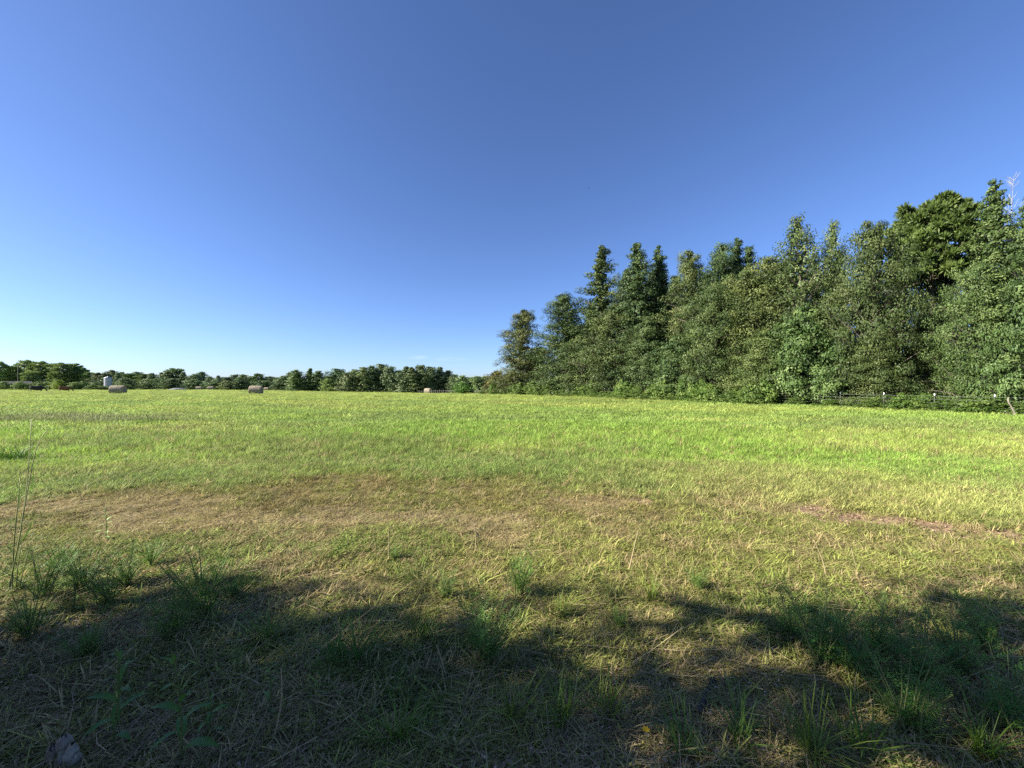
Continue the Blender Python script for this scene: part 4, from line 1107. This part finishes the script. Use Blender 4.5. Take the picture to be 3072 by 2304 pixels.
# pale dead wood at the right edge
def curve(P, n_=9):
    P = np.array(P, float); s_ = np.linspace(0, 1, len(P)); u_ = np.linspace(0, 1, n_)
    Q = np.stack([np.interp(u_, s_, P[:, c_]) for c_ in range(3)], 1)
    for _ in range(2): Q[1:-1] = (Q[:-2] + 2 * Q[1:-1] + Q[2:]) / 4
    return Q
def pix(px, py, Y): return ((px - 512) / F * Y, Y, EYE + (384 - py) / F * Y)
Yb = 19.2
M_GREYDEAD = simple_mat("grey_dead_wood", [(0.3, (0.15, 0.135, 0.105)), (0.7, (0.28, 0.25, 0.20))], 8, 0.9, bump=0.4)
xb, yb_, _ = pix(1016.5, 418, Yb)
t = thing("dead_branch", "pale bent dead branch leaning against the fence wires near the right edge", "branch", (xb, yb_, gzf(xb, yb_)))
def rel(p, o): return tuple(np.array(p) - np.array(o))
o0 = (xb, yb_, gzf(xb, yb_))
mb = MB(); mb.tube(curve([rel(pix(1017, 420, Yb), o0), rel(pix(1014.5, 412.5, Yb), o0), rel(pix(1010.5, 405, Yb), o0), rel(pix(1008.0, 402, Yb), o0), rel(pix(1008.3, 397.5, Yb), o0)], 12), np.linspace(0.04, 0.028, 12), 7)
link("branch", mb.mesh("dead_branch", [M_GREYDEAD]), t)
mb = MB(); mb.tube(curve([rel(pix(1014.5, 415.5, Yb), o0), rel(pix(1009, 413.5, Yb), o0), rel(pix(1005, 411.5, Yb), o0)], 6), np.linspace(0.03, 0.012, 6), 5)
link("side_twig", mb.mesh("side_twig", [M_GREYDEAD]), t)

M_BLEACH = simple_mat("bleached_wood", [(0.3, (0.22, 0.21, 0.20)), (0.7, (0.34, 0.33, 0.31))], 8, 0.9, bump=0.3)
xd, yd = fence_pt(1013, 5.5)
zd = gzf(xd, yd); Hd = EYE + (384 - 176) / F * yd - zd
t = thing("dead_tree", "bleached bare dead treetop standing up beside the right-hand spire", "tree", (xd, yd, zd))
mb = MB(); dr = np.random.default_rng(77)
tp = curve([(0, 0, -0.3), (0.1, 0, Hd * 0.4), (-0.08, 0.1, Hd * 0.75), (0.05, 0, Hd)], 14)
mb.tube(tp, np.linspace(0.05, 0.003, 14), 7); link("trunk", mb.mesh("dead_trunk", [M_BLEACH]), t)
mb = MB()
for q in range(34):
    f = dr.uniform(0.62, 0.99); p0 = np.array([np.interp(f, np.linspace(0, 1, 14), tp[:, c_]) for c_ in range(3)])
    a_ = dr.uniform(0, 6.28); L = 1.7 * (1.04 - f) * 1.5 * dr.uniform(0.6, 1.2) + 0.2
    d_ = np.array([math.cos(a_), math.sin(a_), dr.uniform(0.9, 1.8)]) * 0.75
    P_ = curve([p0, p0 + d_ * L * 0.5 + [0, 0, -0.04], p0 + d_ * L + [0, 0, 0.08 * L]], 6)
    mb.tube(P_, np.linspace(0.013, 0.004, 6), 4)
    for w in range(3):
        b_ = P_[2 + w]; d2 = unit(d_ + dr.normal(size=3) * 0.6) * L * 0.35
        mb.tube([b_, b_ + d2 * 0.5, b_ + d2], [0.006, 0.004, 0.003], 3, cap=False)
link("bare_branches", mb.mesh("bare_branches", [M_BLEACH]), t)

# ------------------------------------------------------------------ plants and pieces on the near ground
def ground_thing(name, label, cat, px, py, rz=0.0, group=None):
    x, y = at(px, py)
    return thing(name, label, cat, (x, y, gzf(x, y) - 0.005), rz, group)

def feathery(seed, h, spread, stems, per):
    """branching weed with fine divided leaves"""
    r_ = np.random.default_rng(seed); mb = MB(); LV = []; LT = []
    for s_ in range(stems):
        a_ = r_.uniform(0, 6.28); out_ = spread * math.sqrt(r_.uniform(0.02, 1)); hh = h * r_.uniform(0.55, 1.05)
        P_ = curve([(0.02 * r_.normal(), 0.02 * r_.normal(), 0), (out_ * 0.45 * math.cos(a_), out_ * 0.45 * math.sin(a_), hh * 0.55), (out_ * math.cos(a_), out_ * math.sin(a_), hh)], 8)
        mb.tube(P_, np.linspace(0.004, 0.0012, 8), 4, tint=0.4, cap=False)
        ct = r_.uniform(0.3, 0.7)
        for q in range(per):
            f = r_.uniform(0.12, 1.0); b = np.array([np.interp(f, np.linspace(0, 1, 8), P_[:, c_]) for c_ in range(3)])
            la = r_.uniform(0, 6.28); ll = h * 0.20 * (1.15 - 0.6 * f) * r_.uniform(0.7, 1.2)
            d_ = unit(np.array([math.cos(la), math.sin(la), 0.55 + 0.5 * f]))
            side = unit(np.cross(d_, [0, 0, 1.0])); nrm = np.cross(side, d_)
            u_ = np.repeat(np.linspace(0.25, 1, 5), 2); sg = np.tile([1, -1], 5)
            C_ = b + d_ * ll * u_[:, None]
            D_ = unit(d_ * 0.8 + side * sg[:, None] * 0.9)
            sl = ll * 0.34 * (1.15 - 0.6 * u_)
            LV.append(leaf_quads(C_ + D_ * (sl * 0.5)[:, None], unit(nrm + r_.normal(size=(10, 3)) * 0.25), sl, 0.24, r_, D=D_, fold=0.05))
            LT.append(np.repeat(np.clip(ct + r_.normal(size=10) * 0.15, 0, 1), 4))
    V = np.concatenate(LV)
    return mb.mesh("weed_stems", [M_STEM]), mesh_np("weed_foliage", V, quads(len(V) // 4), [M_WEED], np.concatenate(LT))

FE = [feathery(200 + q, 0.34, 0.17, 13, 15) for q in range(4)]
def fe(px, py, k, sc, lab, colr=(1, 1, 1), name="feathery_weed"):
    t = ground_thing(name, lab, "weed", px, py, px * 0.7, "feathery green weeds in the near ground")
    t.scale = (sc * 1.25, sc * 1.25, sc * 1.15)
    link("stems", FE[k][0], t); f_ = link("foliage", FE[k][1], t); f_.color = (*(1.35 * q for q in colr), 1)
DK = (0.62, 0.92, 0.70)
fe(488, 664, 0, 1.25, "bushy feathery weed in the shade at the centre of the near ground", (0.8, 1.0, 0.75))
fe(518, 596, 1, 1.0, "bright feathery weed standing at the middle of the shade's edge", (1.0, 1.2, 0.8))
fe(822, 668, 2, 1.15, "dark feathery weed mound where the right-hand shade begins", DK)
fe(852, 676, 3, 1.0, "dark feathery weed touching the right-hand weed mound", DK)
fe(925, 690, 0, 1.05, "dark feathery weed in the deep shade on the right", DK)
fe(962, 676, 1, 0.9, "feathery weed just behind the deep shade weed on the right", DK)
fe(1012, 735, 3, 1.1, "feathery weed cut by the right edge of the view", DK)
fe(205, 622, 2, 1.3, "lit feathery weed left of centre, taller of two by the sunny strip", (0.95, 1.15, 0.75))
fe(172, 640, 1, 0.95, "small feathery weed in front of the lit one by the sunny strip", (0.9, 1.1, 0.75))
fe(128, 588, 0, 0.95, "feathery weed in the weedy patch right of the tall stalks", (0.8, 1.0, 0.7))
fe(82, 592, 3, 1.0, "feathery weed close to the right of the tall stalks", (0.75, 0.95, 0.7))
fe(42, 600, 2, 1.0, "feathery weed at the foot of the tall stalks", (0.8, 1.0, 0.7))
fe(150, 566, 1, 0.7, "small sunlit weed at the back of the left weedy patch", (1.0, 1.15, 0.8))
fe(395, 560, 0, 0.45, "small green weed beside the tall dry stalk", (1.0, 1.2, 0.8))
fe(697, 590, 3, 0.6, "small sunlit weed in the lit gap right of centre", (1.0, 1.1, 0.8))
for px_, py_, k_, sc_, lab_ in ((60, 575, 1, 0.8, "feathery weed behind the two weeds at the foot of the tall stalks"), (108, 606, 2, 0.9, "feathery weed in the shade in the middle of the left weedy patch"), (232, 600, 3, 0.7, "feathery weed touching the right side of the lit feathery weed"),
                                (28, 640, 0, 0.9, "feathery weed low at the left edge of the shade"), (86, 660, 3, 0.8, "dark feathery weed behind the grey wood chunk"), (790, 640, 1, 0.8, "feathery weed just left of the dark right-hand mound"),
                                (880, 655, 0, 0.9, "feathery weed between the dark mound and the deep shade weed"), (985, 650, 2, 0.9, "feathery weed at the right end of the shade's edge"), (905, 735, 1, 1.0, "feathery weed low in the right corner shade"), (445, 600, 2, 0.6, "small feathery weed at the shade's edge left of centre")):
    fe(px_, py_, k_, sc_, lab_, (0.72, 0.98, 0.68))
fe(620, 628, 2, 0.42, "little green weed in the lit gap near the centre", (1.0, 1.2, 0.8))

GC = [mesh_np("grass_clump", *blade_tuft(np.random.default_rng(300 + q), 46, 0.26, 0.0065, 0.05, 0.7, 0.6)[:2], [M_WEED], blade_tuft(np.random.default_rng(300 + q), 46, 0.26, 0.0065, 0.05, 0.7, 0.6)[2]) for q in range(4)]
def gclump(px, py, sc, lab, colr):
    x, y = at(px, py)
    o = link("grass_clump", GC[int(px) % 4], None, (x, y, gzf(x, y)), label=lab, category="grass clump", group="taller grass clumps in the near ground")
    o.scale = (sc, sc, sc); o.rotation_euler.z = px; o.color = (*colr, 1)
YG, GG, BG = (1.45, 1.25, 0.75), (1.05, 1.15, 0.62), (0.90, 1.05, 0.80)
gclump(513, 722, 0.85, "yellowish grass clump low in the shade, left of three near the centre", YG)
gclump(561, 722, 0.95, "green grass clump with long blades, middle of three near the centre", GG)
gclump(607, 716, 0.9, "yellowish grass clump, right of three near the centre", YG)
gclump(740, 742, 1.0, "bluish-green grass clump behind the pale rotten stick", BG)
gclump(812, 757, 1.0, "yellow-green grass clump at the bottom, left of the bottom-right pair", YG)
gclump(860, 752, 1.0, "green grass clump at the bottom, right of the bottom-right pair", GG)
gclump(985, 758, 0.9, "green grass clump in the lower right corner", GG)
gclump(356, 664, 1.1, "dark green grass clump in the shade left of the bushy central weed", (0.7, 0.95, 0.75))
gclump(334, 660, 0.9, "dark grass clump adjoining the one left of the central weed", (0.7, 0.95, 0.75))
gclump(268, 642, 0.9, "sunlit grass clump at the right end of the sunny strip", (1.0, 1.15, 0.75))
gclump(424, 640, 0.8, "short grass clump just behind the bushy central weed", GG)
gclump(652, 600, 0.8, "pale grass clump in the lit gap behind the shade", YG)
gclump(560, 618, 0.7, "small grass clump in the lit gap at centre", YG)
gclump(197, 586, 0.85, "lime green grass clump behind the lit feathery weed", (1.1, 1.2, 0.7))
for k_, (a_, b_) in enumerate([(-2, 463), (6, 461), (13, 463), (20, 461), (27, 462)]):  # a shadow patch in the field, put into the dark colour of these clumps
    gclump(a_, b_, 1.5, ORD[k_] + " grass clump from the left edge, coloured dark for a shadow patch in the mid field", (0.5, 0.75, 0.3))
gclump(400, 744, 0.8, "thin grass clump near the bottom left of centre", GG)
gclump(682, 752, 0.9, "greyish grass clump near the bottom, left of the rotten stick", BG)

# tall stalks at the left
t = ground_thing("tall_grass", "clump of tall thin grass stalks with pale tips at the far left", "grass", 14, 592)
o0 = tuple(t.location); Yt = t.location.y
def stalk(pts, r0, r1, name="stalk", tint=0.6):
    mb = MB(); P_ = curve([rel(pix(a_, b_, Yt), o0) for a_, b_ in pts], 12); n_ = len(P_); r0 *= 0.75; r1 *= 0.9
    mb.tube(P_, np.linspace(r0, r1, n_), 5, tint=np.repeat(np.linspace(tint - .2, min(1, tint + .5), n_), 5)); return link(name, mb.mesh(name, [M_STEM]), t)
s1 = stalk([(8, 593), (20, 538), (28, 480), (31.5, 420)], 0.007, 0.002)
s2 = stalk([(9, 592), (21, 528), (30, 478), (36, 445), (47, 430)], 0.006, 0.0018)
stalk([(12, 590), (14, 540), (18, 505), (20, 478)], 0.006, 0.003, tint=0.35)
stalk([(16, 590), (18, 565), (21, 545)], 0.005, 0.003, tint=0.4)
stalk([(18, 592), (25, 565), (34, 532)], 0.005, 0.002, tint=0.35)
rb = np.random.default_rng(401)
for q, (pts, w) in enumerate([([(19, 545), (28, 532), (34, 518)], 0.02), ([(14, 550), (24, 546), (34, 553)], 0.018), ([(20, 510), (19, 495), (19.5, 475)], 0.014), ([(15, 556), (7, 545), (2, 548)], 0.016), ([(24, 560), (38, 552), (50, 558)], 0.016), ([(30, 492), (34, 478), (33, 462)], 0.012)]):
    P_ = curve([rel(pix(a_, b_, Yt + 0.02 * q), o0) for a_, b_ in pts], 7)
    sd = np.array([0.35, -0.9, 0.25]); wv = w * np.sin(np.linspace(0.25, PI - 0.05, 7))
    mb = MB(); V = np.stack([P_ - sd * wv[:, None] / 2, P_ + sd * wv[:, None] / 2], 1).reshape(-1, 3)
    mb.add(V, [[2 * i_, 2 * i_ + 1, 2 * i_ + 3, 2 * i_ + 2] for i_ in range(6)], 0.35); lf = link("blade", mb.mesh("stalk_blade", [M_WEED]), t); lf.color = (0.8, 0.95, 0.8, 1)

# leafy weeds
def leaf_shape(L, Wd, bend, seed, mat, fold=0.18):
    """one broad lance leaf along +x, curving down"""
    n_ = 9; u_ = np.linspace(0, 1, n_)
    w = Wd * np.sin(np.clip(u_ * PI * 0.97 + 0.08, 0, PI)) ** 0.8 * (1 - 0.35 * u_)
    xs_ = L * (u_ - 0.18 * bend * u_ ** 2); zs_ = L * (0.35 * u_ - bend * u_ ** 2 * 0.75)
    V = []
    for i_ in range(n_):
        rip = 0.012 * L * math.sin(i_ * 2.1 + seed)
        V += [(xs_[i_], -w[i_] / 2, zs_[i_] + fold * w[i_] * 0.5 + rip), (xs_[i_], 0, zs_[i_]), (xs_[i_], w[i_] / 2, zs_[i_] + fold * w[i_] * 0.5 - rip)]
    Fc = []
    for i_ in range(n_ - 1):
        b = 3 * i_; Fc += [[b, b + 1, b + 4, b + 3], [b + 1, b + 2, b + 5, b + 4]]
    T = np.tile([0.45, 0.75, 0.45], n_)
    return mesh_np("weed_leaf", V, Fc, [mat], T, smooth=True)
LEAF = [leaf_shape(0.165, 0.045, 0.75, s_, M_WEED) for s_ in range(3)]
def broad_weed(px, py, h, lean, nl, lab, sc, colr, seed, name="broadleaf_weed", pale=False):
    t = ground_thing(name, lab, "weed", px, py, 0.0)
    r_ = np.random.default_rng(seed)
    mb = MB(); P_ = curve([(0, 0, 0), (lean * 0.4, 0.02, h * 0.5), (lean, 0.0, h)], 9)
    mb.tube(P_, np.linspace(0.006, 0.0025, 9), 5, tint=0.55 if pale else 0.3); link("stem", mb.mesh("weed_stem", [M_STEM]), t)
    for q in range(nl):
        f = 0.12 + 0.88 * q / (nl - 1)
        p_ = [float(np.interp(f, np.linspace(0, 1, 9), P_[:, c_])) for c_ in range(3)]
        lf = link("leaf", LEAF[q % 3], t, p_)
        s_ = sc * (1.15 - 0.65 * f) * r_.uniform(0.8, 1.15)
        lf.scale = (s_, s_, s_); lf.rotation_euler = (r_.normal() * 0.2, -0.25 - 0.7 * f + r_.normal() * 0.15, q * 2.4 + r_.normal() * 0.3)
        lf.color = (*(1.5 * q_ for q_ in colr), 1)
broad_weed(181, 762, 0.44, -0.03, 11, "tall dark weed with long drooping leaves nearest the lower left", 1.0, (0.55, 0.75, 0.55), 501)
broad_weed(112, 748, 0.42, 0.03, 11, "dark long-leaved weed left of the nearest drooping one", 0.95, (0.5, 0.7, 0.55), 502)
broad_weed(206, 738, 0.18, 0.02, 7, "short leafy weed right of the nearest drooping weed", 0.6, (0.6, 0.85, 0.65), 503)
broad_weed(268, 716, 0.24, 0.01, 6, "small pale-leaved weed on a thin stem in lower left shade", 0.42, (0.9, 1.0, 1.0), 504)
broad_weed(105, 541, 0.36, 0.0, 12, "silvery felted weed at the left in the browned grass", 0.62, (2.6, 2.3, 3.6), 505, "silvery_weed", True)
broad_weed(72, 612, 0.24, 0.01, 7, "thin broken weed with hanging leaves in the left shade", 0.55, (0.9, 0.95, 0.7), 506)

# dry stalks standing in the browned grass
def dry_stalk(px, py, pts, lab, leafy=0):
    t = ground_thing("dry_stalk", lab, "stalk", px, py)
    o0 = tuple(t.location); Y = t.location.y
    mb = MB(); mb.tube(curve([rel(pix(a_, b_, Y), o0) for a_, b_ in pts], 8), np.linspace(0.006, 0.0025, 8), 5, tint=0.75); link("stem", mb.mesh("dry_stem", [M_STRAW]), t)
    for q in range(leafy):
        lf = link("leaf", DRYLEAF, t, rel(pix(*pts[-2 + (q % 2)], Y), o0)); lf.rotation_euler = (0.2, 0.1 + 0.4 * q, 0.4 + 2.6 * q); lf.scale = (0.7, 0.7, 0.7)
DRYLEAF = leaf_shape(0.17, 0.035, 0.8, 3, M_STRAW)
dry_stalk(389, 562, [(389, 563), (388.5, 545), (390, 528), (387, 513), (383, 510)], "tall dry stalk with a bent tip left of centre")
dry_stalk(475, 554, [(475, 556), (476, 543), (475.5, 530), (474, 524)], "pale dry stalk with withered leaves at centre", 3)
dry_stalk(628, 571, [(628, 573), (632, 558), (635, 543), (638, 531)], "thin dry stem leaning right in the browned grass right of centre")
dry_stalk(826, 575, [(826, 577), (824, 562), (818, 549), (814, 540)], "thin dry stem leaning left on the sunny right")
dry_stalk(452, 680, [(452, 690), (444, 672), (441, 656), (436, 645)], "dry straggling stem in the shade left of the bushy central weed")
dry_stalk(212, 742, [(268, 764), (276, 730), (283, 700), (281, 668)], "long thin straw stem rising in the lower left shade")

# sticks, wood chunk, curled leaf, flowers
M_DARKWOOD = simple_mat("dark_wet_bark", [(0.3, (0.025, 0.02, 0.017)), (0.7, (0.085, 0.07, 0.056))], 30, 0.9, bump=0.9, stretch=(1, 1, 1))
def stick(name, lab, pts, r0, r1, mat, twig=None):
    P_ = []
    for a_, b_ in pts:
        x, y = at(a_, b_); P_.append((x, y, gzf(x, y) + r0 * 0.8))
    P_ = np.array(P_); c0 = P_.mean(0)
    t = thing(name, lab, "stick", tuple(c0))
    Q = curve(P_ - c0, 10); rr = np.linspace(r0, r1, 10) * (1 + 0.12 * np.random.default_rng(len(lab)).normal(size=10))
    mb = MB(); mb.tube(Q, rr, 8); link("stick", mb.mesh("stick", [mat]), t)
    if twig:
        mb = MB(); mb.tube(curve([Q[5], Q[5] + np.array(twig) * 0.5, Q[5] + np.array(twig)], 5), np.linspace(r1 * 0.5, r1 * 0.2, 5), 5); link("twig", mb.mesh("twig", [mat]), t)
stick("fallen_stick", "short thick dark stick in the shade below right of centre", [(699, 716), (705, 699), (713, 682)], 0.016, 0.012, M_DARKWOOD, (0.05, -0.03, 0.04))
stick("fallen_stick", "pale rotten stick lying at the bottom right of centre", [(716, 723), (730, 736), (748, 752)], 0.008, 0.006, M_PALEBARK, (0.05, 0.0, 0.02))
stick("fallen_stick", "thin grey stick lying level before the dark weed mound", [(753, 651), (768, 653), (784, 649)], 0.010, 0.006, M_PALEBARK)
stick("fallen_stick", "bleached stick lying in the sunny strip at the left", [(48, 624), (75, 626), (96, 628)], 0.006, 0.004, M_BLEACH, (0.08, -0.05, 0.01))
stick("fallen_stick", "long thin bleached stick beside the one in the sunny strip", [(62, 620), (82, 622), (104, 626)], 0.005, 0.003, M_BLEACH)
stick("fallen_stick", "short pale stick at the left edge of the shade", [(0, 628), (4, 636), (6, 645)], 0.008, 0.006, M_BLEACH)
stick("fallen_stick", "brown stick lying slanted right of the sunny strip", [(198, 648), (212, 643), (232, 634)], 0.009, 0.005, M_BARK)

M_GREYWOOD = simple_mat("weathered_wood", [(0.3, (0.13, 0.105, 0.08)), (0.7, (0.36, 0.31, 0.25))], 24, 0.95, bump=1.0, stretch=(1, 1, 0.25))
x, y = at(64, 766)
t = thing("wood_chunk", "weathered grey split chunk of wood in the lower left corner", "wood", (x, y, gzf(x, y)))
r_ = np.random.default_rng(9)
for q, (ox, oy, hh, rr) in enumerate([(-0.04, 0, 0.11, 0.028), (-0.01, 0.01, 0.15, 0.03), (0.03, 0, 0.12, 0.026), (0.055, -0.01, 0.09, 0.02)]):
    k, m = 9, 7; V = []
    for w in range(m):
        f = w / (m - 1)
        for a_ in np.arange(k) / k * 2 * PI:
            e = rr * (1.15 - 0.5 * f) * (1 + 0.28 * r_.normal()) if w < m - 1 else rr * 0.25
            V.append((ox + 0.25 * f * ox + e * math.cos(a_), oy + e * math.sin(a_), hh * f * (1 + 0.06 * r_.normal()) - 0.02))
    i = np.arange(m - 1)[:, None] * k; j = np.arange(k)[None, :]
    link("splinter", mesh_np("splinter", V, np.stack([i + j, i + (j + 1) % k, i + k + (j + 1) % k, i + k + j], -1).reshape(-1, 4), [M_GREYWOOD], smooth=False), t)

CURL = leaf_shape(0.10, 0.06, 1.1, 2, M_STRAW, fold=0.6)
for px, py, lab in ((776, 643, "large curled tan dead leaf before the dark weed mound"), (162, 641, "pale curled dead leaf in the sunny strip at left"), (718, 765, "curled brown dead leaf at the bottom right of centre")):
    x, y = at(px, py)
    o = link("dead_leaf", CURL, None, (x, y, gzf(x, y) + 0.03), label=lab, category="leaf", group="curled dead leaves on the near ground")
    o.rotation_euler = (0.4, 0.1, px * 0.3)
M_PETAL = leaf_mat("yellow_petal", [(0, (0.55, 0.33, 0.01)), (0.5, (0.70, 0.46, 0.015)), (1, (0.80, 0.60, 0.03))], trans=0.3, mode="none")
for px, py, h_, lab in ((646, 752, 0.10, "small yellow flower low in the shade near the bottom"), (368, 612, 0.09, "small yellow flower at the shade's edge left of centre")):
    t = ground_thing("yellow_flower", lab, "flower", px, py, 0.0, "small yellow flowers")
    mb = MB(); mb.tube([(0, 0, 0), (0.005, 0, h_ * 0.5), (0, 0, h_)], [0.0025, 0.002, 0.0015], 5); link("stem", mb.mesh("flower_stem", [M_STEM]), t)
    a_ = np.arange(7) / 7 * 2 * PI; D_ = np.stack([np.cos(a_), np.sin(a_), 0.35 + 0 * a_], 1)
    V = leaf_quads(np.array([0, 0, h_]) + unit(D_) * 0.011, unit(np.stack([-0.35 * np.cos(a_), -0.35 * np.sin(a_), 1 + 0 * a_], 1)), 0.022, 0.55, np.random.default_rng(1), D=unit(D_))
    link("petals", mesh_np("petals", V, quads(7), [M_PETAL], np.full(28, 0.6)), t)
